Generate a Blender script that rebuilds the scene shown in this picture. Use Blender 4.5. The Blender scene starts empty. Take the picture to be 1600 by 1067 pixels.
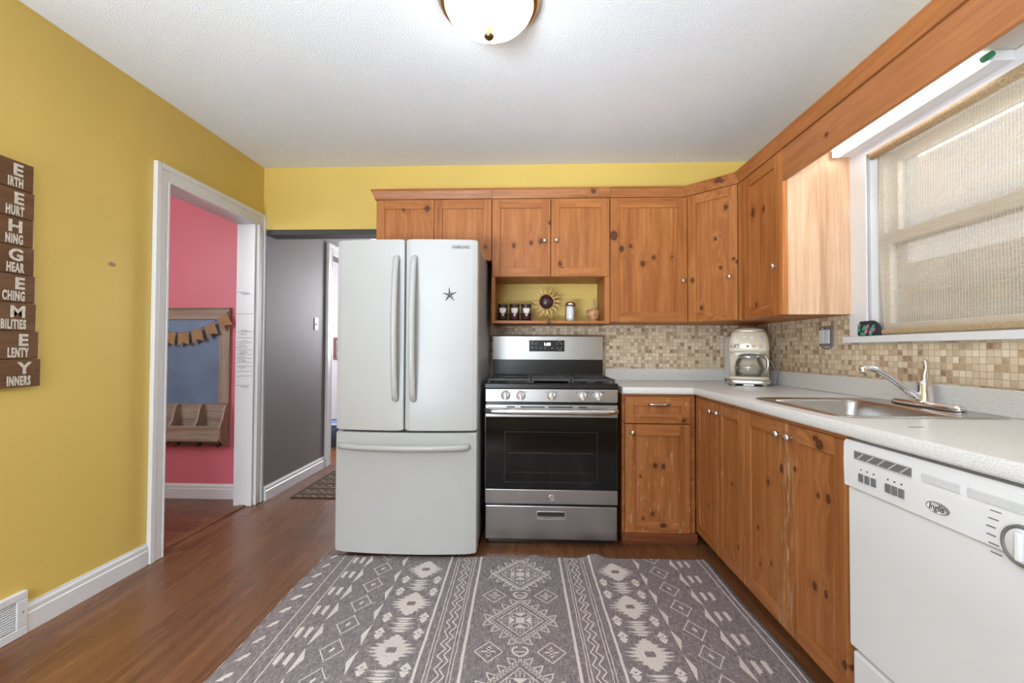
import bpy, bmesh, math, random
from mathutils import Vector, Matrix
random.seed(7)
C = bpy.context.scene.collection
sc = bpy.context.scene
PI = math.pi
XL, XR, HC = -2.0, 1.57, 2.48          # left wall, right wall, ceiling height; the back wall is y = 0
YR = -4.5                              # rear wall behind the camera

# ------------------------------------------------------------------ camera, world, lights, exposure
cam_d = bpy.data.cameras.new('camera')
cam = bpy.data.objects.new('camera', cam_d); C.objects.link(cam)
cam_d.sensor_width = 36.0; cam_d.lens = 708.43 * 36.0 / 1600.0; cam_d.clip_start = 0.02
_R = Vector((0.99911647, 0.04180717, 0.00429405))
_U = Vector((-0.00349866, -0.01907963, 0.99981185))
_F = Vector((-0.04188123, 0.99894351, 0.0189165))
cam.matrix_world = Matrix(((_R.x, _U.x, -_F.x, 0.0), (_R.y, _U.y, -_F.y, -3.2884), (_R.z, _U.z, -_F.z, 1.12528), (0, 0, 0, 1)))
sc.camera = cam

world = bpy.data.worlds.new('sky'); sc.world = world; world.use_nodes = True
wn = world.node_tree.nodes; wn.clear()
_bg = wn.new('ShaderNodeBackground'); _bg.inputs[0].default_value = (0.88, 0.94, 1.0, 1); _bg.inputs[1].default_value = 1.6
_wo = wn.new('ShaderNodeOutputWorld'); world.node_tree.links.new(_bg.outputs[0], _wo.inputs[0])

def area(name, loc, target, sx, sy, power, color=(1, 1, 1)):
    l = bpy.data.lights.new(name, 'AREA'); l.shape = 'RECTANGLE'; l.size = sx; l.size_y = sy; l.energy = power; l.color = color
    o = bpy.data.objects.new(name, l); C.objects.link(o); o.location = loc
    o.rotation_euler = (Vector(target) - Vector(loc)).to_track_quat('-Z', 'Y').to_euler()
    return o
# daylight through the kitchen window, the hall and the pink room; added fill behind the camera
area('window_daylight', (2.35, -1.8, 1.95), (1.2, -1.75, 1.45), 1.3, 1.0, 14, (0.90, 0.95, 1.0))
area('rear_fill', (-1.4, -8.0, 3.4), (-0.9, -1.5, 0.2), 5.0, 2.5, 350, (0.82, 0.91, 1.0))  # added fill from outside the rear wall, an invented source
area('ceiling_fill', (-2.6, -7.2, -0.75), (-0.4, -2.3, 2.1), 4.0, 2.2, 1030, (0.80, 0.90, 1.0))  # added low fill aimed upward to brighten the ceiling
area('hall_daylight', (-1.1, 2.9, 1.6), (-1.6, 0.5, 1.2), 0.8, 1.2, 60, (0.97, 0.97, 1.0))
area('far_room_daylight', (-3.6, 0.9, 1.7), (-2.4, 2.6, 1.0), 0.8, 1.0, 40, (0.97, 0.97, 1.0))
area('entry_daylight', (-3.3, -1.9, 1.9), (-2.5, 0.0, 1.2), 0.8, 1.0, 10.5, (0.97, 0.97, 1.0))

sc.view_settings.view_transform = 'Standard'; sc.view_settings.look = 'None'
sc.view_settings.exposure = 1.02; sc.view_settings.gamma = 1.0; sc.view_settings.use_curve_mapping = False
sc.cycles.max_bounces = 10; sc.cycles.diffuse_bounces = 6; sc.cycles.transparent_max_bounces = 16
sc.cycles.sample_clamp_indirect = 8.0

# ------------------------------------------------------------------ materials
class NT:
    """small node helper"""
    def __init__(s, name):
        s.m = bpy.data.materials.new(name); s.m.use_nodes = True
        s.t = s.m.node_tree; s.n = s.t.nodes; s.n.clear()
        s.out = s.n.new('ShaderNodeOutputMaterial'); s.b = s.n.new('ShaderNodeBsdfPrincipled')
        s.t.links.new(s.b.outputs[0], s.out.inputs[0])
    def link(s, a, b): s.t.links.new(a, b)
    def new(s, k, **kw):
        n = s.n.new(k)
        for a, v in kw.items(): setattr(n, a, v)
        return n
    def pos(s): return s.new('ShaderNodeNewGeometry').outputs['Position']
    def val(s, sock, v):
        if hasattr(v, 'links'): s.link(v, sock)
        else: sock.default_value = v
    def math(s, op, a, b=0.0, clamp=False):
        n = s.new('ShaderNodeMath', operation=op, use_clamp=clamp); s.val(n.inputs[0], a); s.val(n.inputs[1], b); return n.outputs[0]
    def vec(s, op, a, b):
        n = s.new('ShaderNodeVectorMath', operation=op); s.val(n.inputs[0], a); s.val(n.inputs[1], b)
        return n.outputs['Value'] if op in ('LENGTH', 'DISTANCE', 'DOT_PRODUCT') else n.outputs['Vector']
    def noise(s, v, scale=5.0, detail=3.0, rough=0.55, dist=0.0):
        n = s.new('ShaderNodeTexNoise'); s.val(n.inputs['Vector'], v); n.inputs['Scale'].default_value = scale
        n.inputs['Detail'].default_value = detail; n.inputs['Roughness'].default_value = rough; n.inputs['Distortion'].default_value = dist
        return n.outputs['Fac']
    def ramp(s, f, stops):
        n = s.new('ShaderNodeValToRGB'); s.val(n.inputs[0], f); e = n.color_ramp.elements
        while len(e) < len(stops): e.new(0.5)
        for k, (p, c) in enumerate(stops): e[k].position = p; e[k].color = (*c, 1) if len(c) == 3 else c
        return n.outputs[0]
    def mix(s, f, a, b, mode='MIX'):
        n = s.new('ShaderNodeMix', data_type='RGBA', blend_type=mode); s.val(n.inputs[0], f)
        for i, v in ((6, a), (7, b)):
            if hasattr(v, 'links'): s.link(v, n.inputs[i])
            else: n.inputs[i].default_value = (*v, 1) if len(v) == 3 else v
        return n.outputs[2]
    def maprange(s, v, a, b, c=0.0, d=1.0):
        n = s.new('ShaderNodeMapRange'); s.val(n.inputs[0], v)
        for i, x in enumerate((a, b, c, d)): n.inputs[i + 1].default_value = x
        return n.outputs[0]
    def bump(s, h, strength=0.2, dist=0.01):
        n = s.new('ShaderNodeBump'); n.inputs['Strength'].default_value = strength; n.inputs['Distance'].default_value = dist
        s.val(n.inputs['Height'], h); s.link(n.outputs[0], s.b.inputs['Normal'])
    def set(s, color=None, rough=None, metal=None, **kw):
        if color is not None:
            if hasattr(color, 'links'): s.link(color, s.b.inputs['Base Color'])
            else: s.b.inputs['Base Color'].default_value = (*color, 1)
        if rough is not None: s.val(s.b.inputs['Roughness'], rough)
        if metal is not None: s.b.inputs['Metallic'].default_value = metal
        for k, v in kw.items():
            v = (*v, 1) if isinstance(v, tuple) and len(v) == 3 else v
            s.b.inputs[k.replace('_', ' ')].default_value = v
        return s.m

def srgb(r, g, b):
    f = lambda c: (c / 255 / 12.92) if c <= 10 else ((c / 255 + 0.055) / 1.055) ** 2.4
    return (f(r), f(g), f(b))

def plain(name, col, rough=0.5, metal=0.0, var=0.05, vs=6.0, **kw):
    """a plain colour with a faint procedural variation"""
    t = NT(name); n = t.noise(t.pos(), vs, 4)
    lo = tuple(max(0, c * (1 - var)) for c in col); hi = tuple(min(1, c * (1 + var)) for c in col)
    return t.set(t.ramp(n, [(0.3, lo), (0.7, hi)]), rough, metal, **kw)

def paint(name, col, rough=0.55, bumps=0.05, scale=220.0):
    t = NT(name); p = t.pos(); n = t.noise(p, 1.6, 5)
    c = t.ramp(n, [(0.3, tuple(x * 0.96 for x in col)), (0.7, tuple(min(1, x * 1.03) for x in col))])
    t.bump(t.noise(p, scale, 2), bumps, 0.002)
    return t.set(c, rough)

def pine(name, axis='z', knots=(), light=0.0, dark=0.0, wear=None, base=None, nrm=(0, -1, 0), soft=0.0):
    """stained knotty pine: grain along axis, knots at given places (x, y, z, radius)"""
    t = NT(name); p = t.pos()
    rnd = t.new('ShaderNodeObjectInfo').outputs['Random']
    cmb = t.new('ShaderNodeCombineXYZ'); t.link(t.math('MULTIPLY', rnd, 7.0), cmb.inputs[0]); t.link(t.math('MULTIPLY', rnd, 13.0), cmb.inputs[1]); t.link(t.math('MULTIPLY', rnd, 5.0), cmb.inputs[2])
    q = t.vec('ADD', p, cmb.outputs[0])
    kd = None
    pd = p
    if knots:
        wob = t.new('ShaderNodeTexNoise'); t.link(p, wob.inputs['Vector']); wob.inputs['Scale'].default_value = 28
        w = t.vec('MULTIPLY', t.vec('SUBTRACT', wob.outputs['Color'], (0.5, 0.5, 0.5)), (0.012, 0.012, 0.012))
        pd = t.vec('ADD', p, w)
        for k in knots:
            x, y, z, r = k[:4]
            d = t.vec('SUBTRACT', pd, (x, y, z))
            dn = t.vec('DOT_PRODUCT', d, nrm); sc_ = t.new('ShaderNodeVectorMath', operation='SCALE'); sc_.inputs[0].default_value = nrm; t.link(dn, sc_.inputs['Scale'])
            d = t.vec('MULTIPLY', t.vec('SUBTRACT', d, sc_.outputs[0]), (1, 1, 0.78) if axis == 'z' else (0.78, 0.78, 1))
            d = t.math('DIVIDE', t.vec('LENGTH', d, (0, 0, 0)), r)
            kd = d if kd is None else t.math('MINIMUM', kd, d)
        # the grain flows round the knots
        push = t.math('MULTIPLY', t.math('POWER', 2.718, t.math('MULTIPLY', kd, -0.55)), 0.05)
        q = t.vec('ADD', q, t.vec('MULTIPLY', (1, 1, 1), push))
    S = {'z': (9, 9, 0.55), 'x': (0.55, 9, 9), 'y': (9, 0.55, 9)}[axis]
    g = t.vec('MULTIPLY', q, S)
    n1 = t.noise(g, 1.5, 5, 0.6, 1.2)
    n2 = t.noise(t.vec('MULTIPLY', g, (6, 6, 4)), 1.5, 3, 0.6)
    blot = t.noise(q, 3.2, 3)
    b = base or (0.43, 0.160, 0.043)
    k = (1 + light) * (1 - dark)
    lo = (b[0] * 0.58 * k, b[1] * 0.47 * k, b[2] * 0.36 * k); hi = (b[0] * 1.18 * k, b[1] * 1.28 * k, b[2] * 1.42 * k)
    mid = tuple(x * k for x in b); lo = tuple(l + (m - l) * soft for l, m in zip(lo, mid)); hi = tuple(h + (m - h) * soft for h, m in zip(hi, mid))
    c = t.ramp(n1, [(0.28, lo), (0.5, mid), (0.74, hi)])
    c = t.mix(t.maprange(n2, 0.35, 0.75, 0.0, 0.5), c, tuple(x * 0.62 for x in lo), 'MIX')
    c = t.mix(t.maprange(blot, 0.4, 0.75, 0.0, 0.35), c, (b[0] * 0.8, b[1] * 0.62, b[2] * 0.5), 'MIX')
    if wear:
        wx = t.noise(t.vec('MULTIPLY', p, (60, 60, 9)), 1.0, 5, 0.65)
        wm = t.maprange(wx, 0.60, 0.69, 0.0, 0.6) if len(wear) == 1 else t.maprange(wx, 0.50, 0.60, 0.0, 0.7)
        if len(wear) == 2:
            sx = t.new('ShaderNodeSeparateXYZ'); t.link(p, sx.inputs[0])
            near = t.maprange(t.math('ABSOLUTE', t.math('SUBTRACT', sx.outputs[1], wear[0])), 0.0, wear[1], 1.0, 0.0)
            wm = t.math('MULTIPLY', wm, near)
        c = t.mix(wm, c, (0.56, 0.40, 0.24))
    if kd is not None:
        c = t.mix(t.maprange(kd, 2.6, 1.0, 0.0, 0.42), c, (0.19, 0.062, 0.018))
        core = t.maprange(kd, 1.15, 0.8, 0.0, 1.0)
        ring = t.ramp(kd, [(0.0, (0.055, 0.02, 0.008)), (0.45, (0.13, 0.042, 0.014)), (0.8, (0.06, 0.018, 0.006))])
        c = t.mix(core, c, ring)
    t.bump(n2, 0.06, 0.002)
    return t.set(c, t.maprange(n2, 0.3, 0.8, 0.38, 0.52), Specular_IOR_Level=0.32)

def planks(name, along='y', w=0.19, ln=1.25):
    """laminate floor boards"""
    t = NT(name); p = t.pos(); sx = t.new('ShaderNodeSeparateXYZ'); t.link(p, sx.inputs[0])
    a, l = (sx.outputs[0], sx.outputs[1]) if along == 'y' else (sx.outputs[1], sx.outputs[0])
    u = t.math('DIVIDE', a, w); iu = t.math('FLOOR', u); fu = t.math('FRACT', u)
    wn1 = t.new('ShaderNodeTexWhiteNoise', noise_dimensions='1D'); t.link(iu, wn1.inputs['W'])
    v = t.math('ADD', t.math('DIVIDE', l, ln), wn1.outputs['Value']); iv = t.math('FLOOR', v); fv = t.math('FRACT', v)
    cmb = t.new('ShaderNodeCombineXYZ'); t.link(iu, cmb.inputs[0]); t.link(iv, cmb.inputs[1])
    wn2 = t.new('ShaderNodeTexWhiteNoise', noise_dimensions='2D'); t.link(cmb.outputs[0], wn2.inputs['Vector'])
    S = (16, 0.9, 1) if along == 'y' else (0.9, 16, 1)
    q = t.vec('ADD', t.vec('MULTIPLY', p, S), t.vec('MULTIPLY', wn2.outputs['Color'], (9, 9, 9)))
    n = t.noise(q, 1.3, 6, 0.62, 1.0); n2 = t.noise(t.vec('MULTIPLY', q, (4, 4, 4)), 1.6, 4, 0.6)
    c = t.ramp(n, [(0.25, (0.072, 0.027, 0.0105)), (0.5, (0.142, 0.057, 0.0225)), (0.78, (0.235, 0.104, 0.042))])
    c = t.mix(t.maprange(n2, 0.4, 0.8, 0, 0.4), c, (0.075, 0.028, 0.012))
    c = t.mix(t.math('MULTIPLY', wn2.outputs['Value'], 0.25), c, (0.30, 0.125, 0.048))
    gap = t.math('MAXIMUM', t.math('LESS_THAN', fu, 0.012), t.math('LESS_THAN', fv, 0.002))
    c = t.mix(t.math('MULTIPLY', gap, 0.55), c, (0.03, 0.012, 0.006))
    t.bump(t.math('SUBTRACT', n2, gap), 0.05, 0.002)
    return t.set(c, t.maprange(n2, 0.3, 0.7, 0.24, 0.36))

def mosaic(name, size=0.0252):
    t = NT(name); p = t.pos(); sx = t.new('ShaderNodeSeparateXYZ'); t.link(p, sx.inputs[0])
    h = t.math('DIVIDE', t.math('ADD', sx.outputs[0], sx.outputs[1]), size); z = t.math('DIVIDE', sx.outputs[2], size)
    ih, iz = t.math('FLOOR', h), t.math('FLOOR', z); fh, fz = t.math('FRACT', h), t.math('FRACT', z)
    cmb = t.new('ShaderNodeCombineXYZ'); t.link(ih, cmb.inputs[0]); t.link(iz, cmb.inputs[1])
    wn = t.new('ShaderNodeTexWhiteNoise', noise_dimensions='2D'); t.link(cmb.outputs[0], wn.inputs['Vector'])
    r = t.new('ShaderNodeValToRGB'); t.link(wn.outputs['Value'], r.inputs[0]); r.color_ramp.interpolation = 'CONSTANT'
    cols = [(0.0, (0.66, 0.53, 0.375)), (0.22, (0.72, 0.60, 0.44)), (0.42, (0.60, 0.465, 0.315)), (0.60, (0.76, 0.66, 0.51)), (0.72, (0.41, 0.275, 0.155)), (0.85, (0.28, 0.165, 0.085)), (0.93, (0.50, 0.36, 0.225))]
    e = r.color_ramp.elements
    while len(e) < len(cols): e.new(0.5)
    for k, (pp, c) in enumerate(cols): e[k].position = pp; e[k].color = (*c, 1)
    vein = t.noise(t.vec('ADD', p, wn.outputs['Color']), 60, 4)
    c = t.mix(t.maprange(vein, 0.35, 0.7, 0.0, 0.28), r.outputs[0], (0.80, 0.70, 0.55))
    ed = t.math('MINIMUM', t.math('MINIMUM', fh, t.math('SUBTRACT', 1.0, fh)), t.math('MINIMUM', fz, t.math('SUBTRACT', 1.0, fz)))
    g = t.maprange(ed, 0.035, 0.075)
    c = t.mix(g, (0.50, 0.41, 0.30), c)
    t.bump(g, 0.5, 0.002)
    return t.set(c, t.maprange(g, 0, 1, 0.8, 0.42))

def brushed(name, col=(0.47, 0.462, 0.455), rough=0.30, axis='x'):
    t = NT(name); S = {'x': (3, 260, 260), 'z': (260, 260, 3), 'y': (260, 3, 260)}[axis]
    q = t.vec('MULTIPLY', t.pos(), S); n = t.noise(q, 1.0, 3); big = t.noise(t.vec('MULTIPLY', t.pos(), (7, 7, 1.2)), 1.0, 2)
    t.bump(n, 0.010, 0.001)
    return t.set(t.ramp(big, [(0.3, tuple(c * 0.88 for c in col)), (0.7, col)]), t.maprange(n, 0.3, 0.7, rough - 0.02, rough + 0.03), 1.0)

def speckle(name):
    t = NT(name); p = t.pos(); a = t.noise(p, 420, 3, 0.6); b = t.noise(p, 180, 2)
    c = t.ramp(a, [(0.32, (0.48, 0.475, 0.45)), (0.5, (0.73, 0.735, 0.735)), (0.68, (0.80, 0.805, 0.805))])
    c = t.mix(t.maprange(b, 0.55, 0.7, 0, 0.4), c, (0.50, 0.49, 0.46))
    return t.set(c, 0.30)

def stipple(name):
    t = NT(name); p = t.pos(); n = t.noise(p, 150, 4, 0.6); m = t.noise(p, 1.1, 3)
    t.bump(t.maprange(n, 0.40, 0.66), 0.35, 0.004)
    return t.set(t.ramp(m, [(0.3, (0.77, 0.80, 0.835)), (0.7, (0.81, 0.84, 0.875))]), 0.9)

def emit(name, col, s):
    t = NT(name); t.set((0.8, 0.8, 0.8), 0.4)
    t.b.inputs['Emission Color'].default_value = (*col, 1); t.b.inputs['Emission Strength'].default_value = s
    return t.m

def glass(name, tint=(1, 1, 1), keep=0.88, rough=0.02):
    """thin clear pane: mostly lets light straight through, with a glossy reflection"""
    t = NT(name); tr = t.new('ShaderNodeBsdfTransparent'); tr.inputs[0].default_value = (*tint, 1)
    gl = t.new('ShaderNodeBsdfGlossy'); gl.inputs['Roughness'].default_value = rough
    fr = t.new('ShaderNodeFresnel'); fr.inputs[0].default_value = 1.45
    mx = t.new('ShaderNodeMixShader'); t.link(t.math('ADD', t.math('MULTIPLY', fr.outputs[0], 0.9), 0.02), mx.inputs[0]); t.link(tr.outputs[0], mx.inputs[1]); t.link(gl.outputs[0], mx.inputs[2])
    t.link(mx.outputs[0], t.out.inputs[0]); return t.m

def woven(name):
    """woven jute shade: fine upright threads, uneven cross slubs, lets daylight through"""
    t = NT(name); p = t.pos(); sx = t.new('ShaderNodeSeparateXYZ'); t.link(p, sx.inputs[0])
    y, z = sx.outputs[1], sx.outputs[2]
    thr = t.maprange(t.math('ABSOLUTE', t.math('SUBTRACT', t.math('FRACT', t.math('DIVIDE', y, 0.0115)), 0.5)), 0.36, 0.47)
    row = t.noise(t.vec('MULTIPLY', p, (1, 7, 330)), 1.0, 4, 0.7)
    fine = t.noise(t.vec('MULTIPLY', p, (1, 500, 500)), 1.0, 2)
    slub = t.maprange(row, 0.52, 0.68)
    dens = t.math('MAXIMUM', t.math('MULTIPLY', thr, 0.62), t.math('MULTIPLY', slub, 0.8))
    col = t.mix(t.maprange(row, 0.3, 0.7), (0.74, 0.66, 0.53), (0.52, 0.41, 0.27))
    df = t.new('ShaderNodeBsdfDiffuse'); t.link(col, df.inputs[0])
    tl = t.new('ShaderNodeBsdfTranslucent'); t.link(col, tl.inputs[0])
    tr = t.new('ShaderNodeBsdfTransparent'); tr.inputs[0].default_value = (1.0, 1.0, 1.0, 1)
    m1 = t.new('ShaderNodeMixShader'); m1.inputs[0].default_value = 0.5; t.link(df.outputs[0], m1.inputs[1]); t.link(tl.outputs[0], m1.inputs[2])
    m2 = t.new('ShaderNodeMixShader'); op = t.math('ADD', t.math('MULTIPLY', dens, 0.45), t.maprange(fine, 0.35, 0.65, 0.24, 0.44), True)
    t.link(op, m2.inputs[0]); t.link(tr.outputs[0], m2.inputs[1]); t.link(m1.outputs[0], m2.inputs[2])
    t.link(m2.outputs[0], t.out.inputs[0]); return t.m

M = {}
M['yellow'] = paint('yellow_paint', (0.69, 0.497, 0.122), 0.5)
M['pink'] = paint('raspberry_paint', (0.72, 0.180, 0.245), 0.45)
M['grey_wall'] = paint('charcoal_grey_paint', (0.185, 0.166, 0.174), 0.6)
M['dark_trim'] = paint('dark_header_paint', (0.045, 0.042, 0.040), 0.5)
M['lilac'] = paint('pale_lilac_paint', (0.50, 0.49, 0.54), 0.5)
M['ceiling'] = stipple('stippled_ceiling')
M['white'] = plain('white_trim_paint', (0.70, 0.705, 0.715), 0.32, var=0.02)
M['floor'] = planks('laminate_floor'); M['floor_x'] = planks('laminate_floor_crosswise', 'x')
M['tile'] = mosaic('mosaic_tile')
M['counter'] = speckle('grey_speckled_laminate')
M['steel'] = brushed('brushed_stainless'); M['steel_v'] = brushed('brushed_stainless_upright', axis='z')
M['sink'] = plain('sink_stainless', (0.56, 0.555, 0.55), 0.27, 1.0, 0.06, 9)
M['chrome'] = plain('chrome', (0.80, 0.80, 0.82), 0.14, 1.0, 0.02)
M['nickel'] = plain('hammered_nickel', (0.70, 0.68, 0.66), 0.2, 1.0, 0.2, 300)
M['brass'] = plain('antique_brass', (0.50, 0.33, 0.12), 0.28, 1.0, 0.1)
M['dark_brass'] = plain('aged_brass', (0.22, 0.15, 0.06), 0.35, 1.0, 0.1)
M['black'] = plain('black_enamel', (0.012, 0.012, 0.013), 0.22, var=0.1)
M['iron'] = plain('cast_iron', (0.035, 0.036, 0.038), 0.5, var=0.15, vs=90)
M['dark'] = plain('dark_gap', (0.015, 0.010, 0.008), 0.7)
M['oven_glass'] = plain('oven_glass', (0.006, 0.0055, 0.0055), 0.06, var=0.1, Specular_IOR_Level=0.38)
M['fridge'] = plain('white_fridge_enamel', (0.43, 0.435, 0.435), 0.32, var=0.015)
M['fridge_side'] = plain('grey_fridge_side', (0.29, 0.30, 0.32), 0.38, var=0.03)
M['appliance'] = plain('white_dishwasher_enamel', (0.76, 0.775, 0.80), 0.25, var=0.01)
M['grey_plastic'] = plain('grey_plastic', (0.16, 0.16, 0.165), 0.5)
M['pale_plastic'] = plain('pale_grey_plastic', (0.50, 0.51, 0.53), 0.4)
M['cream'] = plain('cream_enamel', (0.72, 0.66, 0.54), 0.18, var=0.01)
M['ink'] = plain('dark_ink', (0.03, 0.03, 0.035), 0.6)
M['glow'] = emit('clock_glow', (0.85, 0.95, 1.0), 2.2)
M['glass'] = glass('clear_glass'); M['jar_glass'] = glass('jar_glass', (0.93, 0.93, 0.92))
M['wood_x'] = pine('pine_grain_x', 'x'); M['wood_y'] = pine('pine_grain_y', 'y'); M['wood_z'] = pine('pine_grain_upright', 'z')
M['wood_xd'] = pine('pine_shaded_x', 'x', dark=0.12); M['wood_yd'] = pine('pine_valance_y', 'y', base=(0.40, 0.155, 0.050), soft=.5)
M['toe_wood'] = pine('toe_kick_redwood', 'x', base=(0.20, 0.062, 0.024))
M['raw_panel'] = pine('pale_sanded_panel', 'z', base=(0.76, 0.50, 0.325), soft=.35)
M['grey_wood'] = pine('weathered_grey_wood', 'x', base=(0.43, 0.345, 0.285)); M['grey_wood_z'] = pine('weathered_grey_wood_upright', 'z', base=(0.41, 0.325, 0.265))
M['sign_wood'] = pine('dark_stained_plank', 'y', base=(0.165, 0.083, 0.036))
M['sign_paint'] = plain('cream_letter_paint', (0.60, 0.55, 0.47), 0.7, var=0.2, vs=90)
M['board'] = plain('slate_blue_chalkboard', (0.155, 0.235, 0.365), 0.42, var=0.15, vs=5)
M['burlap'] = plain('burlap', (0.66, 0.43, 0.235), 0.9, var=0.15, vs=200)
M['shade'] = woven('woven_jute'); M['shade_bar'] = plain('jute_wrap', (0.40, 0.29, 0.165), 0.8, var=0.25, vs=120)
M['tube'] = emit('fluorescent_lens', (1.0, 0.98, 0.95), 6.0)

# ------------------------------------------------------------------ mesh helpers
class MB:
    def __init__(s): s.bm = bmesh.new(); s.slot = 0
    def _tag(s, faces, slot):
        for f in faces: f.material_index = s.slot if slot is None else slot
    def box(s, x0, x1, y0, y1, z0, z1, bev=0.0, slot=None, seg=2):
        x0, x1 = min(x0, x1), max(x0, x1); y0, y1 = min(y0, y1), max(y0, y1); z0, z1 = min(z0, z1), max(z0, z1)
        r = bmesh.ops.create_cube(s.bm, size=1.0)
        for v in r['verts']: v.co = Vector((x0 + (v.co.x + .5) * (x1 - x0), y0 + (v.co.y + .5) * (y1 - y0), z0 + (v.co.z + .5) * (z1 - z0)))
        fs = list({f for v in r['verts'] for f in v.link_faces}); s._tag(fs, slot)
        if bev:
            es = list({e for v in r['verts'] for e in v.link_edges})
            q = bmesh.ops.bevel(s.bm, geom=es, offset=bev, segments=seg, affect='EDGES', profile=0.5, clamp_overlap=True)
            s._tag(q['faces'], slot)
        return s
    def obox(s, O, a, b, l0, l1, w0, w1, z0, z1, bev=0.0, slot=None):
        """box in a frame: O origin, a and b horizontal unit directions"""
        n0 = len(s.bm.verts); s.box(l0, l1, w0, w1, z0, z1, bev, slot); s.bm.verts.ensure_lookup_table()
        for v in s.bm.verts[n0:]:
            v.co = Vector((O[0] + a[0] * v.co.x + b[0] * v.co.y, O[1] + a[1] * v.co.x + b[1] * v.co.y, v.co.z))
        return s
    def poly(s, pts, slot=None):
        f = s.bm.faces.new([s.bm.verts.new(p) for p in pts]); s._tag([f], slot); return f
    def prism(s, pts, off, slot=None):
        """closed solid: polygon of 3-d points swept by the vector off"""
        off = Vector(off); A = [s.bm.verts.new(p) for p in pts]; B = [s.bm.verts.new(Vector(p) + off) for p in pts]
        n = len(A); fs = [s.bm.faces.new(A), s.bm.faces.new(B[::-1])]
        for i in range(n): fs.append(s.bm.faces.new((A[i], B[i], B[(i + 1) % n], A[(i + 1) % n])))
        s._tag(fs, slot); return s
    def lathe(s, prof, c, axis=(0, 0, 1), seg=32, slot=None, smooth=True):
        """prof: (radius, height) pairs about axis through c"""
        ax = Vector(axis).normalized(); u = ax.orthogonal().normalized(); w = ax.cross(u); c = Vector(c); rings = []
        for r, h in prof:
            if r < 1e-6: rings.append([s.bm.verts.new(c + ax * h)])
            else: rings.append([s.bm.verts.new(c + ax * h + (u * math.cos(2 * PI * k / seg) + w * math.sin(2 * PI * k / seg)) * r) for k in range(seg)])
        fs = []
        for A, B in zip(rings, rings[1:]):
            for k in range(seg):
                k2 = (k + 1) % seg
                if len(A) == 1 and len(B) == 1: continue
                if len(A) == 1: fs.append(s.bm.faces.new((A[0], B[k2], B[k])))
                elif len(B) == 1: fs.append(s.bm.faces.new((A[k], A[k2], B[0])))
                else: fs.append(s.bm.faces.new((A[k], A[k2], B[k2], B[k])))
        for f in fs: f.smooth = smooth
        s._tag(fs, slot); return s
    def cyl(s, p0, p1, r0, r1=None, seg=24, slot=None, cap=0.15):
        p0, p1 = Vector(p0), Vector(p1); L = (p1 - p0).length; r1 = r0 if r1 is None else r1
        b = min(r0, r1, L) * cap
        s.lathe([(0, 0), (r0 - b, 0), (r0, b), (r1, L - b), (r1 - b, L), (0, L)], p0, p1 - p0, seg, slot)
        return s
    def tube(s, pts, r, seg=10, slot=None, closed=False, smooth_n=0, flat=1.0):
        pts = [Vector(p) for p in pts]
        for _ in range(smooth_n):
            q = [] if closed else [pts[0]]
            for a, b in zip(pts, pts[1:] + ([pts[0]] if closed else [])): q += [a.lerp(b, .25), a.lerp(b, .75)]
            if not closed: q.append(pts[-1])
            pts = q
        n = len(pts); rr = r if isinstance(r, (list, tuple)) else None; rings = []; up = None
        for i, p in enumerate(pts):
            a = pts[(i - 1) % n] if (closed or i) else p; b = pts[(i + 1) % n] if (closed or i < n - 1) else p
            d = (b - a).normalized()
            if up is None: up = d.orthogonal().normalized()
            up = (up - d * up.dot(d)).normalized(); w = d.cross(up)
            if rr: t = i / (n - 1) * (len(rr) - 1); k = min(int(t), len(rr) - 2); R_ = rr[k] + (rr[k + 1] - rr[k]) * (t - k)
            else: R_ = r
            rings.append([s.bm.verts.new(p + (up * math.cos(2 * PI * k / seg) + w * flat * math.sin(2 * PI * k / seg)) * R_) for k in range(seg)])
        fs = []
        for i in range(n if closed else n - 1):
            A, B = rings[i], rings[(i + 1) % n]
            for k in range(seg): fs.append(s.bm.faces.new((A[k], A[(k + 1) % seg], B[(k + 1) % seg], B[k])))
        if not closed: fs += [s.bm.faces.new(rings[0][::-1]), s.bm.faces.new(rings[-1])]
        for f in fs: f.smooth = True
        s._tag(fs, slot); return s
    def text(s, body, size, O, right, up, extrude=0.0006, bold=0.0, slot=None, align='LEFT', sx=1.0, shear=0.0, space=1.0):
        cu = bpy.data.curves.new('lettering', 'FONT'); cu.body = body; cu.size = size; cu.extrude = extrude; cu.offset = bold
        cu.align_x = align; cu.resolution_u = 3; cu.shear = shear; cu.space_character = space
        o = bpy.data.objects.new('lettering', cu); C.objects.link(o); bpy.context.view_layer.update()
        me = bpy.data.meshes.new_from_object(o.evaluated_get(bpy.context.evaluated_depsgraph_get()))
        bpy.data.objects.remove(o); bpy.data.curves.remove(cu)
        r_, u_ = Vector(right).normalized(), Vector(up).normalized(); n_ = r_.cross(u_); O = Vector(O)
        vs = [s.bm.verts.new(O + r_ * v.co.x * sx + u_ * v.co.y + n_ * v.co.z) for v in me.vertices]
        for p in me.polygons:
            try: f = s.bm.faces.new([vs[i] for i in p.vertices]); s._tag([f], slot)
            except ValueError: pass
        bpy.data.meshes.remove(me); return s
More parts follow.
